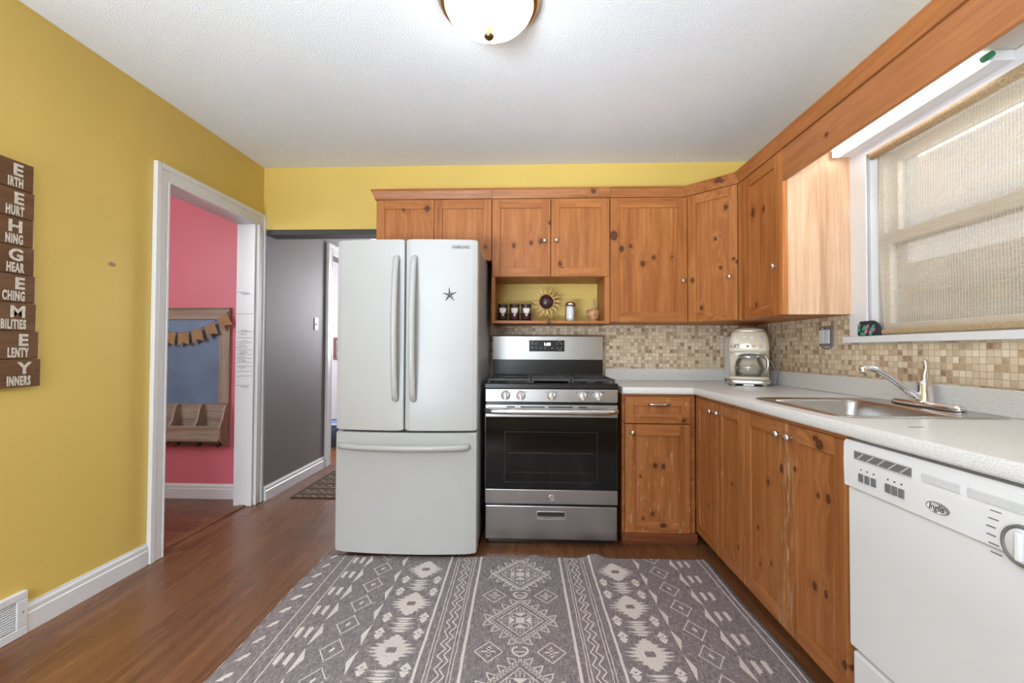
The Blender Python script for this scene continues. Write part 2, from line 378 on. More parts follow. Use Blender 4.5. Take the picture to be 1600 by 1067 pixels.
    def loft(s, rings, seg=40, slot=None, cap=True, e=4.0, smooth=True):
        """rings of (z, cx, cy, half x, half y[, exponent]): stacked rounded rectangles"""
        R = []
        for rg in rings:
            z, cx, cy, hx, hy = rg[:5]; ee = rg[5] if len(rg) > 5 else e; q = []
            for k in range(seg):
                a = 2 * PI * (k + 0.5) / seg; c_, s_ = math.cos(a), math.sin(a)
                q.append(s.bm.verts.new((cx + hx * math.copysign(abs(c_) ** (2 / ee), c_), cy + hy * math.copysign(abs(s_) ** (2 / ee), s_), z)))
            R.append(q)
        fs = []
        for A, B in zip(R, R[1:]):
            for k in range(seg):
                f = s.bm.faces.new((A[k], A[(k + 1) % seg], B[(k + 1) % seg], B[k])); f.smooth = smooth; fs.append(f)
        if cap in (True, 'both', 'low'): fs.append(s.bm.faces.new(R[0][::-1]))
        if cap in (True, 'both', 'high'): fs.append(s.bm.faces.new(R[-1]))
        s._tag(fs, slot); return s
    def build(s, name, mats, parent=None, local=False):
        if not isinstance(mats, (list, tuple)): mats = [mats]
        org = Vector((0, 0, 0)) if (parent is None or local) else ORG.get(parent.name, Vector((0, 0, 0)))
        if org.length:
            for v in s.bm.verts: v.co -= org
        bmesh.ops.recalc_face_normals(s.bm, faces=s.bm.faces[:])
        me = bpy.data.meshes.new(name); s.bm.to_mesh(me); s.bm.free()
        for m in mats: me.materials.append(m)
        o = bpy.data.objects.new(name, me); C.objects.link(o)
        if parent: o.parent = parent
        ORG[o.name] = org
        return o
ORG = {}

def thing(name, label, cat, loc, rz=0.0, group=None):
    o = bpy.data.objects.new(name, None); C.objects.link(o); o.location = loc; o.rotation_euler.z = rz
    o.empty_display_size = 0.05; o['label'] = label; o['category'] = cat
    if group: o['group'] = group
    ORG[o.name] = Vector(loc); return o
def tag(o, label, cat, group=None):
    o['label'] = label; o['category'] = cat
    if group: o['group'] = group
    return o
def struct(o): o['kind'] = 'structure'; return o
def copy_tree(o, parent=None):
    c = o.copy(); C.objects.link(c); c.parent = parent
    for ch in list(o.children): copy_tree(ch, c)
    return c

# ------------------------------------------------------------------ the setting
def sbox(name, m, *boxes):
    b = MB()
    for q in boxes: b.box(*q)
    return struct(b.build(name, m))
XG = -1.972                                  # face of the grey hall wall
sbox('floor', M['floor'], (-2.06, 1.72, YR - .1, 3.1, -0.1, 0.0))
sbox('floor_entry', M['floor_x'], (-4.4, -2.062, YR - .1, 3.1, -0.1, 0.0))
sbox('ceiling', M['ceiling'], (-4.4, 1.72, YR - .1, 3.1, HC, HC + 0.1))
sbox('wall_left', M['yellow'], (-2.13, XL, YR, -.895, 0, HC), (-2.13, XL, -.085, 0.0, 0, HC), (-2.13, XL, -.895, -.085, 2.045, HC))
sbox('wall_back', M['yellow'], (-1.12, 1.72, 0, .12, 0, HC), (XL, -1.12, 0, .12, 2.015, HC))
sbox('wall_right', M['yellow'], (XR, 1.72, YR, -2.42, 0, HC), (XR, 1.72, -1.115, 0, 0, HC), (XR, 1.72, -2.42, -1.115, 0, 1.185), (XR, 1.72, -2.42, -1.115, 2.055, HC))
sbox('wall_rear', M['yellow'], (-4.4, -1.9, YR - .1, YR, 0, HC), (-.30, 1.72, YR - .1, YR, 0, HC), (-1.9, -.30, YR - .1, YR, 0, .4), (-1.9, -.30, YR - .1, YR, 2.25, HC))
sbox('wall_entry_far', M['pink'], (-4.4, -2.132, .045, .10, 0, HC))
sbox('wall_entry_left', M['pink'], (-4.4, -4.3, YR, .045, 0, HC))
sbox('wall_hall_left', M['grey_wall'], (-2.10, XG, .002, 1.085, 0, HC), (-2.10, XG, 1.90, 3.0, 0, HC), (-2.10, XG, 1.085, 1.90, 2.06, HC))
sbox('wall_hall_right', M['grey_wall'], (-1.0, -.9, .125, 3.0, 0, HC))
sbox('wall_hall_end', M['lilac'], (-4.4, -.9, 3.0, 3.1, 0, HC))
sbox('wall_far_room', M['lilac'], (-4.4, -4.3, .105, 3.0, 0, HC))
sbox('trim_1', M['dark_trim'], (XG + .002, -1.04, -.006, .13, 1.975, 2.013))                 # dark band under the hall header
sbox('trim_2', pine('threshold_strip_wood', 'y', base=(0.21, 0.082, 0.034)), (-2.085, -2.04, -.89, -.09, .0005, .008))

def base_profile(b, p0, p1, n, h=.112, t=.016):
    """stepped baseboard along p0 -> p1, standing out by n"""
    p0, p1, n = Vector((*p0, 0)), Vector((*p1, 0)), Vector((*n, 0)); Z = Vector((0, 0, 1))
    pr = [(0, 0.001), (t, 0.001), (t, h * .66), (t * .72, h * .70), (t * .72, h * .86), (t * .35, h * .95), (t * .3, h), (0, h)]
    b.prism([p0 + n * u + Z * v for u, v in pr], p1 - p0); return b
struct(base_profile(MB(), (XL, -1.56), (XL, -.995), (1, 0)).build('baseboard_left', M['white']))
struct(base_profile(MB(), (XL, YR), (XL, -2.02), (1, 0)).build('baseboard_left', M['white']))
struct(base_profile(MB(), (XG, .006), (XG, .975), (1, 0), .108).build('baseboard_hall', M['white']))
struct(base_profile(MB(), (-4.3, .045), (-2.14, .045), (0, -1)).build('baseboard_entry', M['white']))
b = MB(); b.box(XL, XR, YR, YR + .016, .001, .11); struct(b.build('baseboard_rear', M['white']))

def casing(b, pl, out, y0, y1, zt, w=.092, t=.018):
    """flat stepped door casing on the plane x = pl, opening y0..y1, head at zt"""
    for a0, a1 in ((y0 - w, y0), (y1, y1 + w)):
        b.box(pl, pl + out * t, a0 + .0012, a1 - .0012, .001, zt + w - .0012, .002)
    b.box(pl, pl + out * t, y0 - .001, y1 + .001, zt + .0012, zt + w - .0012, .002)
    q = .012                                                             # raised outer band and inner bead
    b.box(pl, pl + out * (t + .006), y0 - w, y0 - w + .03, .001, zt + w, .003); b.box(pl, pl + out * (t + .006), y1 + w - .03, y1 + w, .001, zt + w, .003)
    b.box(pl, pl + out * (t + .006), y0 - w + .03, y1 + w - .03, zt + w - .03, zt + w, .003)
    b.box(pl, pl + out * (t + .003), y0 - q, y0, .001, zt, .002); b.box(pl, pl + out * (t + .003), y1, y1 + q, .001, zt, .002)
    b.box(pl, pl + out * (t + .003), y0, y1, zt, zt + q, .002)
b = MB(); casing(b, XL + .001, 1, -.898, -.082, 2.03)
b.box(-2.131, XL + .001, -.8945, -.879, .001, 2.03); b.box(-2.131, XL + .001, -.101, -.0855, .001, 2.03); b.box(-2.131, XL + .001, -.8945, -.0855, 2.03, 2.0445)
door1 = struct(b.build('door_1', M['white']))
# pencilled height chart on the far jamb
b = MB(); rr = random.Random(3)
def pencil(y, pts, r=.0009):
    b.tube([(x, y, z) for x, z in pts], r, 5)
for zz, x0, x1 in ((1.535, -2.125, -2.035), (1.52, -2.09, -2.02), (1.378, -2.128, -2.005), (1.25, -2.125, -2.008), (1.205, -2.12, -2.01), (1.17, -2.125, -2.008), (1.138, -2.128, -2.04), (1.118, -2.12, -2.004), (1.085, -2.118, -2.008), (1.058, -2.115, -2.01), (1.03, -2.125, -2.012), (1.0, -2.12, -2.006), (.965, -2.122, -2.005), (.93, -2.122, -2.004), (.862, -2.125, -2.02)):
    pencil(-.1016, [(x0 + (x1 - x0) * k / 6, zz + rr.uniform(-.003, .003)) for k in range(7)], .0011)
for zz in (1.525, 1.255, 1.232, 1.18, 1.15, 1.10, 1.092, 1.066, 1.04, .992, .855, .848):
    x = -2.115 + rr.uniform(0, .035); pts = []
    for k in range(14): pts.append((x + k * .0042, zz + rr.uniform(-.008, .012)))
    pencil(-.1016, pts, .0008)
b.build('pencil_marks', M['ink'], door1)
b = MB(); casing(b, XG + .001, 1, 1.08, 1.905, 2.055, .10, .02); b.box(-2.10, XG + .001, 1.086, 1.10, .001, 2.045); b.box(-2.10, XG + .001, 1.885, 1.899, .001, 2.045)
struct(b.build('door_2', M['white']))
# greyish patch of filler and pin holes on the yellow wall
b = MB(); b.lathe([(0, 0), (.008, .0004), (.011, .0002)], (XL + .0006, -1.213, 1.526), (1, 0, 0), 14)
for v in b.bm.verts: v.co.y = -1.213 + (v.co.y + 1.213) * 1.7
for y, z in ((-1.51, 1.50), (-1.478, 1.485), (-1.455, 1.487)): b.lathe([(0, .0006), (.0022, .0003), (.0022, 0)], (XL + .0004, y, z), (1, 0, 0), 8)
struct(b.build('trim_3', plain('filler_patch', (.34, .25, .15), .8)))

# mosaic tile backsplash
sbox('trim_4', M['tile'], (-.30, .528, -.007, -.0005, .90, 1.2985), (.528, 1.563, -.007, -.0005, .985, 1.306))
sbox('trim_5', M['tile'], (1.563, 1.5695, -1.009, -.0005, .985, 1.3055), (1.563, 1.5695, -2.6, -1.009, .985, 1.165))

# kitchen window: jambs, casing, sill, two sashes, panes
b = MB(); yA, yB = -1.115, -2.42
b.box(XR - .018, XR - .0005, yA, yA + .105, 1.19, 2.098, .003); b.box(XR - .018, XR - .0005, yB - .10, yB, 1.19, 2.098, .003)
b.box(XR - .018, XR - .0005, yB, yA, 2.04, 2.098, .003); b.box(XR - .024, XR - .016, yA - .02, yA + .012, 1.198, 2.05, .002); b.box(XR - .024, XR - .016, yB, yA - .02, 2.035, 2.052, .002)
b.box(XR - .002, 1.71, yA - .02, yA - .001, 1.19, 2.05); b.box(XR - .002, 1.71, yB + .001, yB + .02, 1.19, 2.05); b.box(XR - .002, 1.71, yB, yA, 2.034, 2.054)
win = struct(b.build('window_1', M['white']))
b = MB(); b.box(XR - .045, 1.71, yB - .11, yA + .115, 1.166, 1.197, .004); b.build('window_sill', M['white'], win)
b = MB()
for z0, z1, x in ((1.197, 1.66, 1.625), (1.61, 2.034, 1.665)):
    b.box(x - .018, x + .018, yA - .075, yA - .02, z0, z1, .002); b.box(x - .018, x + .018, yB + .02, yB + .075, z0, z1, .002)
    b.box(x - .018, x + .018, yB + .075, yA - .075, z0, z0 + .055, .002); b.box(x - .018, x + .018, yB + .075, yA - .075, z1 - .05, z1, .002)
b.box(1.60, 1.70, yA - .055, yA - .02, 1.197, 2.034); 
b.build('sash', plain('window_sash_vinyl', (.42, .39, .35), .4), win)
b = MB(); b.box(1.623, 1.627, yB + .07, yA - .07, 1.25, 1.615); b.box(1.663, 1.667, yB + .07, yA - .07, 1.66, 1.99); b.build('pane', M['glass'], win)
# unseen window added behind the camera to admit the fill lights
b = MB()
for x0, x1, z0, z1 in ((-1.98, -1.9, .32, 2.33), (-.30, -.22, .32, 2.33), (-1.9, -.30, 2.25, 2.33), (-1.9, -.30, .32, .4), (-1.13, -1.07, .4, 2.25)):
    b.box(x0, x1, YR + .0005, YR + .02, z0, z1, .003)
struct(b.build('added_rear_window', M['white']))
# unseen white door added to the rear wall to reflect pale in the range
b = MB(); b.box(-.02, .80, YR + .001, YR + .035, .01, 2.03, .003)
for x0, x1 in ((.06, .36), (.42, .72)):
    for z0, z1 in ((.2, .75), (.85, 1.35), (1.45, 1.9)): b.box(x0, x1, YR + .0352, YR + .042, z0, z1, .004)
for q in ((-.11, -.021, .001, 2.12), (.801, .89, .001, 2.12), (-.02, .80, 2.035, 2.12)): b.box(q[0], q[1], YR + .001, YR + .022, q[2], q[3], .003)
struct(b.build('added_rear_door', M['white']))
b = MB(); b.cyl((.74, YR + .0425, .98), (.74, YR + .08, .98), .012, .012, 16); b.lathe([(0, 0), (.026, .006), (.028, .018), (.02, .03), (0, .033)], (.74, YR + .078, .98), (0, 1, 0), 20); struct(b.build('added_rear_door_handle', M['brass']))

# ------------------------------------------------------------------ neighbouring house seen dimly through the shade
nh = thing('neighbour_house', 'pale sided house seen dimly through the woven window shade', 'house', (6.0, 2.0, 0))
b = MB(); b.box(6.0, 6.3, -3.5, 7.5, -.6, 2.0)
for k in range(22): b.prism([(6.0, -3.5, -.6 + k * .12), (5.985, -3.5, -.6 + k * .12), (6.0, -3.5, -.48 + k * .12)], (0, 11, 0))
b.build('siding', plain('pale_siding', (.55, .54, .52), .7), nh)
b = MB(); b.prism([(5.6, -3.8, 1.98), (5.6, -3.8, 2.12), (8.0, -3.8, 3.0), (8.0, -3.8, 2.86)], (0, 11.6, 0)); b.build('roof', plain('grey_shingles', (.30, .28, .27), .9), nh)
b = MB()
for q in ((5.94, 6.0, .2, .3, .75, 1.75), (5.94, 6.0, 1.5, 1.6, .75, 1.75), (5.94, 6.0, .3, 1.5, 1.65, 1.75), (5.94, 6.0, .3, 1.5, .75, .85), (5.94, 6.0, .3, 1.5, 1.22, 1.28)): b.box(*q)
b.build('window_frame', M['white'], nh)
sbox('ground_outside', plain('driveway_gravel', (.30, .29, .27), .9), (1.8, 14, -12, 14, -.75, -.6))

# ------------------------------------------------------------------ cabinets
def knob(parent, P, n, r=.0155):
    b = MB(); b.lathe([(0, 0), (.009, 0), (.007, .004), (.0055, .010), (r * .95, .014), (r, .018), (r * .86, .024), (r * .45, .0275), (0, .0285)], P, (*n, 0), 20)
    o = b.build('knob', M['nickel'], parent); return o
def door(parent, O, a, n, w, z0, z1, knots=(), kn=None, st=.056, th=.02, grain='x', name='door', panel_light=0.0, wear=None, base=None, flip=False):
    """shaker door: O is the viewer's-left end of its back plane, a runs along it, n points out"""
    R = dict(base=base, wear=wear, nrm=(n[0], n[1], 0))
    mz = pine('pine_door', 'z', [k for k in knots], **R); mh = pine('pine_rail', grain, [k for k in knots], **R)
    b = MB(); rt = st + .004
    b.obox(O, a, n, .0015, st, 0, th, z0, z1, .0022, 0); b.obox(O, a, n, w - st, w - .0015, 0, th, z0, z1, .0022, 0)
    b.obox(O, a, n, st, w - st, 0, th, z1 - rt, z1, .0012, 1); b.obox(O, a, n, st, w - st, 0, th, z0, z0 + rt, .0012, 1)
    d = b.build(name, [mz, mh], parent)
    b = MB(); b.obox(O, a, n, st - .004, w - st + .004, .003, th - .009, z0 + rt - .004, z1 - rt + .004, 0, 0)
    b.build('door_panel', [pine('pine_panel', 'z', [k for k in knots], light=panel_light, **R)], d)
    if kn:
        u, z = kn; knob(d, (O[0] + a[0] * u + n[0] * th, O[1] + a[1] * u + n[1] * th, z), n)
    return d
def crown(b, pts, z0=2.118, z1=2.18, fl=.03):
    """flared crown board along a polyline of (x, y, nx, ny)"""
    for (x0, y0, nx0, ny0), (x1, y1, nx1, ny1) in zip(pts, pts[1:]):
        pr = [(-.006, z0), (.008, z0), (.011, z0 + .012), (fl * .85, z1 - .012), (fl, z1 - .006), (fl, z1), (-.006, z1)]
        A = [b.bm.verts.new((x0 + nx0 * u, y0 + ny0 * u, z)) for u, z in pr]; B = [b.bm.verts.new((x1 + nx1 * u, y1 + ny1 * u, z)) for u, z in pr]
        m = len(pr); b.bm.faces.new(A); b.bm.faces.new(B[::-1])
        for i in range(m): b.bm.faces.new((A[i], B[i], B[(i + 1) % m], A[(i + 1) % m]))
YF = -.316; YO = -.336                        # back and front plane of the upper doors
r15 = .0115
def carcass(parent, x0, x1, y0, y1, z0, z1, m, name='carcass', t=.016, back=True):
    b = MB(); b.box(x0, x0 + t, y0, y1, z0, z1); b.box(x1 - t, x1, y0, y1, z0, z1); b.box(x0 + t, x1 - t, y0, y1, z0, z0 + t); b.box(x0 + t, x1 - t, y0, y1, z1 - t, z1)
    if back: b.box(x0 + t, x1 - t, y1 - .008, y1, z0 + t, z1 - t)
    return b.build(name, m, parent)

c1 = thing('upper_cabinet', 'two-door pine cabinet hung above the white refrigerator', 'cabinet', (-.645, 0, 1.71))
carcass(c1, -1.029, -.2605, YF, -.002, 1.71, 2.12, M['wood_z'])
door(c1, (-1.029, YF), (1, 0), (0, -1), .386, 1.712, 2.116, [(-.687, YO, 2.056, .016), (-.85, YO, 2.05, .008)])
door(c1, (-.643, YF), (1, 0), (0, -1), .3825, 1.712, 2.116, [(-.30, YO, 1.80, .010)])
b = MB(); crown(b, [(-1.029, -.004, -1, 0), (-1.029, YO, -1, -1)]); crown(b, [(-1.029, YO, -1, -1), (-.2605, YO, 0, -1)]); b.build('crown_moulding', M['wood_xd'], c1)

c2 = thing('upper_cabinet', 'two-door pine cabinet with an open shelf below, over the range', 'cabinet', (.125, 0, 1.30))
b = MB(); b.box(-.2585, -.2425, YF, -.010, 1.30, 2.12); b.box(.475, .5085, YF - .018, -.010, 1.30, 1.604); b.box(.4925, .5085, YF, -.010, 1.604, 2.12)
b.box(-.2425, .4925, YF, -.010, 1.604, 1.622); b.box(-.2425, .4925, YF, -.010, 2.104, 2.12); b.box(-.2425, .4925, -.018, -.010, 1.622, 2.104)
b.box(-.2585, -.236, YF - .018, YF, 1.30, 1.604, .001)
b.build('carcass', M['wood_z'], c2)
b = MB(); b.box(-.2425, .4745, YF - .016, -.010, 1.300, 1.318, .002); b.build('shelf', pine('niche_shelf_wood', 'x', [(.115, YF - .016, 1.309, .010)]), c2)
door(c2, (-.2585, YF), (1, 0), (0, -1), .3845, 1.606, 2.116, [(-.116, YO, 1.811, .011), (-.001, YO, 1.828, .013), (.063, YO, 1.837, .014), (.117, YO, 1.957, .009)], (.345, 1.838))
door(c2, (.127, YF), (1, 0), (0, -1), .3815, 1.606, 2.116, [(.188, YO, 1.689, .011), (.20, YO, 1.665, .006)], (.036, 1.84))
b = MB(); crown(b, [(-.2585, YO, 0, -1), (.5085, YO, 0, -1)]); b.build('crown_moulding', pine('crown_wood', 'x', [(.40, YO - .02, 2.155, .012)], dark=.1), c2)

c3 = thing('upper_cabinet', 'tall single-door pine cabinet right of the open shelf', 'cabinet', (.757, 0, 1.308))
carcass(c3, .5105, 1.004, YF, -.010, 1.308, 2.12, M['wood_z'])
door(c3, (.5105, YF), (1, 0), (0, -1), .4935, 1.31, 2.116, [(.586, YO, 1.785, .016), (.643, YO, 1.804, .011), (.722, YO, 1.689, .014), (.79, YO, 1.728, .010), (.535, YO, 1.871, .024), (.91, YO, 1.732, .006)], (.464, 1.575), .06)
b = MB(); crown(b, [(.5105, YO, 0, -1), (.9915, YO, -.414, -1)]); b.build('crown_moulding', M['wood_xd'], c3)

c4 = thing('corner_cabinet', 'diagonal pine corner cabinet above the coffee maker', 'cabinet', (1.30, -.25, 1.308))
sq = 2 ** -.5; aD = (sq, -sq); nD = (-sq, -sq)
b = MB(); b.prism([(1.006, -.010, 1.308), (1.006, -.320, 1.308), (1.235, -.549, 1.308), (1.558, -.549, 1.308), (1.558, -.010, 1.308)], (0, 0, .812)); b.build('carcass', M['wood_z'], c4)
OD = (1.018, -.334)
kd = [(1.176, -.506, 1.995, .012), (1.131, -.461, 1.816, .009), (1.151, -.481, 1.83, .004), (1.154, -.484, 1.632, .009), (1.210, -.540, 1.675, .007), (1.222, -.552, 1.655, .007), (1.031, -.361, 1.572, .011), (1.07, -.4, 1.394, .012)]
door(c4, OD, aD, nD, .304, 1.31, 2.116, kd, (.262, 1.569), .052)
b = MB(); crown(b, [(.9925, -.3365, -.414, -1), (1.2275, -.5715, -1, -.414)])
b.build('crown_moulding', pine('crown_wood', 'x', [(1.13, -.50, 2.16, .012), (1.15, -.52, 2.15, .008)], dark=.1), c4)

XO = 1.228; XF = 1.248                          # front and back plane of the upper doors on the right wall
c5 = thing('upper_cabinet', 'narrow pine cabinet with a pale sanded side beside the window', 'cabinet', (1.41, -.79, 1.306))
carcass_y = MB(); carcass_y.box(XF, 1.560, -1.010, -.552, 1.306, 2.12); carcass_y.box(XF - .018, XF, -.628, -.598, 1.306, 2.118, .001); carcass_y.build('carcass', M['wood_z'], c5)
door(c5, (XF, -.632), (0, -1), (-1, 0), .368, 1.308, 2.116, [(XO, -.712, 1.899, .020), (XO, -.828, 1.883, .010), (XO, -.748, 1.378, .012)], (.334, 1.552), .056, grain='y')
b = MB(); b.box(XF - .019, XF + .004, -1.0245, -1.003, 1.306, 2.118, .001); b.build('end_stile', pine('stile_wood', 'z', light=.35), c5)
b = MB(); b.box(XF + .006, 1.560, -1.0235, -1.0105, 1.306, 2.115); b.build('side_panel', M['raw_panel'], c5)
b = MB(); crown(b, [(XO, -.5725, -1, -.414), (XO, -1.0245, -1, 0)]); b.build('crown_moulding', M['wood_yd'], c5)

va = thing('window_valance', 'long pine valance board running above the window', 'valance', (1.24, -1.8, 1.96))
b = MB(); b.box(1.228, 1.247, -2.75, -1.026, 1.962, 2.114, .002); b.build('board', pine('valance_wood', 'y', [(1.228, -1.36, 2.03, .009)], base=(.40, .155, .052), nrm=(-1, 0, 0), soft=.65), va)
b = MB(); crown(b, [(XO, -1.026, -1, 0), (XO, -2.75, -1, 0)]); b.build('crown_moulding', M['wood_yd'], va)
b = MB(); b.box(1.247, 1.568, -2.75, -1.0255, 2.10, 2.114); b.build('soffit', plain('cream_soffit', (.66, .60, .52), .6), va)

fl = thing('tube_light', 'white fluorescent strip light under the soffit over the window', 'light', (1.51, -1.4, 2.06))
b = MB(); b.box(1.4855, 1.552, -1.785, -1.040, 2.064, 2.0985, .004); b.build('housing', M['white'], fl)
b = MB(); b.loft([(-1.760, 0, 0, .0125, .0125, 2.2), (-1.045, 0, 0, .0125, .0125, 2.2)], 20)
for v in b.bm.verts: v.co = Vector((1.4715 + v.co.x, v.co.z, 2.080 + v.co.y))
b.build('lens', M['tube'], fl)
b = MB(); b.cyl((1.4715, -1.761, 2.080), (1.4715, -1.795, 2.080), .0125, .010, 16); b.build('green_end_cap', plain('green_plastic', (.03, .22, .11), .4), fl)['label'] = 'green plastic end cap'
b = MB(); b.box(1.457, 1.485, -1.044, -1.038, 2.064, 2.096, .002); b.build('end_cap', M['white'], fl)

# base cabinets ------------------------------------------------
BY = -.602; BO = -.622
bc = thing('base_cabinet', 'pine base cabinet with one drawer over one door, right of the range', 'cabinet', (.735, -.3, 0))
b = MB(); b.box(.532, .548, BY, -.012, .03, .872); b.box(.548, .926, BY, BY + .016, .845, .872); b.box(.910, .952, BY - .002, BY + .016, .03, .872); b.box(.548, .91, BY, BY + .016, .03, .078); b.box(.548, .91, BY, -.012, .06, .076); b.box(.548, .91, -.028, -.012, .076, .872)
b.build('carcass', M['wood_xd'], bc)
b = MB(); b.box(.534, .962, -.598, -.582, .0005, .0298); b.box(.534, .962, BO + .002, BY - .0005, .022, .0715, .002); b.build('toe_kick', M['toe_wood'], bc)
kb = [(.721, -.63, .458, .012), (.769, -.63, .453, .011), (.637, -.63, .394, .006), (.707, -.63, .181, .010), (.654, -.63, .154, .007), (.765, -.63, .118, .014)]
WB = (0.40, 0.155, 0.048)
door(bc, (.547, BY), (1, 0), (0, -1), .376, .074, .6985, kb, (.042, .652), .062, wear=(True,), base=WB)
dr = door(bc, (.547, BY), (1, 0), (0, -1), .376, .704, .858, [(.886, -.62, .722, .010)], None, .05, name='drawer', wear=(True,), base=WB)
b = MB(); b.tube([(.680, BO - .001, .818), (.684, BO - .018, .817), (.700, BO - .026, .815), (.738, BO - .028, .814), (.776, BO - .026, .815), (.792, BO - .018, .817), (.796, BO - .001, .818)], .0065, 10, smooth_n=2)
b.build('handle', M['nickel'], dr)
BX = .975; BF = .955                              # back and front plane of the lower doors on the right
def run_cabinet(label, y0, y1, splits, knots, knobs, wears):
    t = thing('base_cabinet', label, 'cabinet', (1.25, (y0 + y1) / 2, 0))
    b = MB(); b.box(BX, 1.55, y0, y0 - .016, .10, .872); b.box(BX, 1.55, y1, y1 + .016, .10, .872); b.box(BX, 1.55, y0 - .016, y1 + .016, .10, .116); b.box(BX, BX + .018, y0 - .016, y1 + .016, .845, .872); b.box(1.534, 1.55, y0 - .016, y1 + .016, .116, .872)
    b.box(1.03, 1.05, y0, y1, .001, .0995)
    b.build('carcass', [pine('carcass_wood', 'y', dark=.25)], t)
    for i, (ya, yb) in enumerate(splits):
        door(t, (BX, ya), (0, -1), (-1, 0), ya - yb, .086, .856, knots[i], knobs[i], .054, grain='y', wear=wears[i], base=WB)
    b = MB(); b.box(BF + .004, BX - .0006, y0, y1, .8575, .872); b.build('top_rail', M['wood_yd'], t)
    return t
run_cabinet('two-door pine base cabinet in the inside corner by the range side', -.610, -1.2065, [(-.6105, -.914), (-.916, -1.206)],
            [[(BF, -.838, .319, .008), (BF, -.772, .289, .008)], [(BF, -1.062, .488, .008), (BF, -1.128, .214, .009)]], [(.245, .806), (.030, .808)], [(True,), (True,)])
run_cabinet('two-door pine base cabinet under the sink, next to the dishwasher', -1.208, -1.8655, [(-1.2085, -1.552), (-1.554, -1.865)],
            [[(BF, -1.394, .596, .009), (BF, -1.31, .378, .009), (BF, -1.325, .234, .007), (BF, -1.416, .276, .007), (BF, -1.512, .678, .011)],
             [(BF, -1.716, .642, .008), (BF, -1.769, .648, .012), (BF, -1.695, .332, .011), (BF, -1.752, .334, .010), (BF, -1.72, .832, .012), (BF, -1.74, .815, .016), (BF, -1.853, .173, .011), (BF, -1.60, .699, .008)]],
            [(.295, .807), (.024, .808)], [(-1.55, .10), (-1.56, .06)])

# countertop with sink cut-out ------------------------------------------------
ct = thing('countertop', 'L-shaped grey speckled laminate countertop with upstand', 'countertop', (1.25, -.6, .876))
b = MB(); z0, z1 = .8745, .914
fx, fy = .943, -.628
def nose(b, p0, p1, n):
    p0, p1 = Vector(p0), Vector(p1); n = Vector(n); Z = Vector((0, 0, 1))
    pr = [(0, 0), (.006, 0), (.0105, .006), (.012, .016), (.012, .026), (.0105, .034), (.006, .0385), (0, z1 - z0)]
    b.prism([p0 + n * u + Z * v for u, v in pr], p1 - p0)
hx0, hx1, hy0, hy1 = 1.010, 1.515, -1.785, -1.215
YE = -2.75
b.box(.5295, fx, fy, -.0015, z0, z1); b.box(fx, 1.5615, -1.215, -.0085, z0, z1)
b.box(fx, hx0, hy0, hy1, z0, z1); b.box(hx1, 1.5615, hy0, hy1, z0, z1); b.box(fx, 1.5615, YE, hy0, z0, z1)
nose(b, (.5295, fy, z0), (fx - .012, fy, z0), (0, -1, 0)); nose(b, (fx, fy - .0, z0), (fx, YE, z0), (-1, 0, 0))
b.build('worktop', M['counter'], ct)
b = MB(); b.box(.5295, 1.5615, -.0265, -.0085, .9142, .997, .004); b.box(1.541, 1.5615, YE, -.0268, .9142, 1.003, .004); b.build('upstand', M['counter'], ct)
b = MB(); b.box(1.06, 1.10, -1.969, -1.963, .914, .9146); b.build('burn_mark', plain('burn_mark', (.10, .085, .07), .6), ct)

# sink ------------------------------------------------
sk = thing('sink', 'stainless steel drop-in sink in the grey countertop', 'sink', (1.26, -1.5, .914))
b = MB(); cx, cy = 1.262, -1.50; bx_, by_ = 1.225, -1.50
b.loft([(.9146, cx, cy, .270, .300, 14), (.9185, cx, cy, .268, .298, 14), (.9192, cx, cy, .262, .292, 14), (.9165, cx, cy, .256, .286, 14), (.9165, bx_, by_, .190, .262, 9),
        (.914, bx_, by_, .184, .256, 9), (.905, bx_, by_, .180, .252, 8), (.80, bx_, by_, .172, .244, 7), (.765, bx_, by_, .160, .232, 6), (.752, bx_, by_, .130, .20, 5), (.750, bx_, by_, .03, .03, 2)], 72, cap='high')
b.build('basin', M['sink'], sk)
b = MB(); b.lathe([(.045, .7515), (.040, .7535), (.030, .7525), (0, .7522)], (bx_, by_, 0), (0, 0, 1), 24); b.build('drain', M['chrome'], sk)

# faucet ------------------------------------------------
fa = thing('faucet', 'chrome single-lever faucet behind the sink basin', 'faucet', (1.488, -1.51, .917))
b = MB(); b.loft([(.9196, 1.488, -1.512, .032, .152, 3), (.931, 1.488, -1.512, .031, .151, 3), (.938, 1.488, -1.512, .026, .146, 3), (.940, 1.488, -1.512, .014, .12, 3)], 48); b.build('base_plate', M['chrome'], fa)
b = MB(); b.lathe([(.030, .939), (.027, .950), (.024, .985), (.025, 1.005), (.022, 1.015), (0, 1.017)], (1.496, -1.497, 0)); b.build('body', M['chrome'], fa)
b = MB(); b.tube([(1.480, -1.497, .952), (1.45, -1.498, .965), (1.38, -1.499, 1.020), (1.325, -1.499, 1.054), (1.295, -1.499, 1.062), (1.272, -1.499, 1.060), (1.268, -1.499, 1.056)], [.0135, .0135, .0125, .012, .0115, .0115, .011], 14, smooth_n=2)
b.cyl((1.268, -1.499, 1.066), (1.268, -1.499, 1.040), .0135, .0125, 20); b.build('spout', M['chrome'], fa)
b = MB(); b.tube([(1.496, -1.497, 1.012), (1.497, -1.497, 1.03), (1.503, -1.497, 1.06), (1.502, -1.497, 1.085), (1.495, -1.497, 1.094)], [.018, .016, .012, .013, .007], 14, smooth_n=2, flat=.8); b.build('lever', M['chrome'], fa)

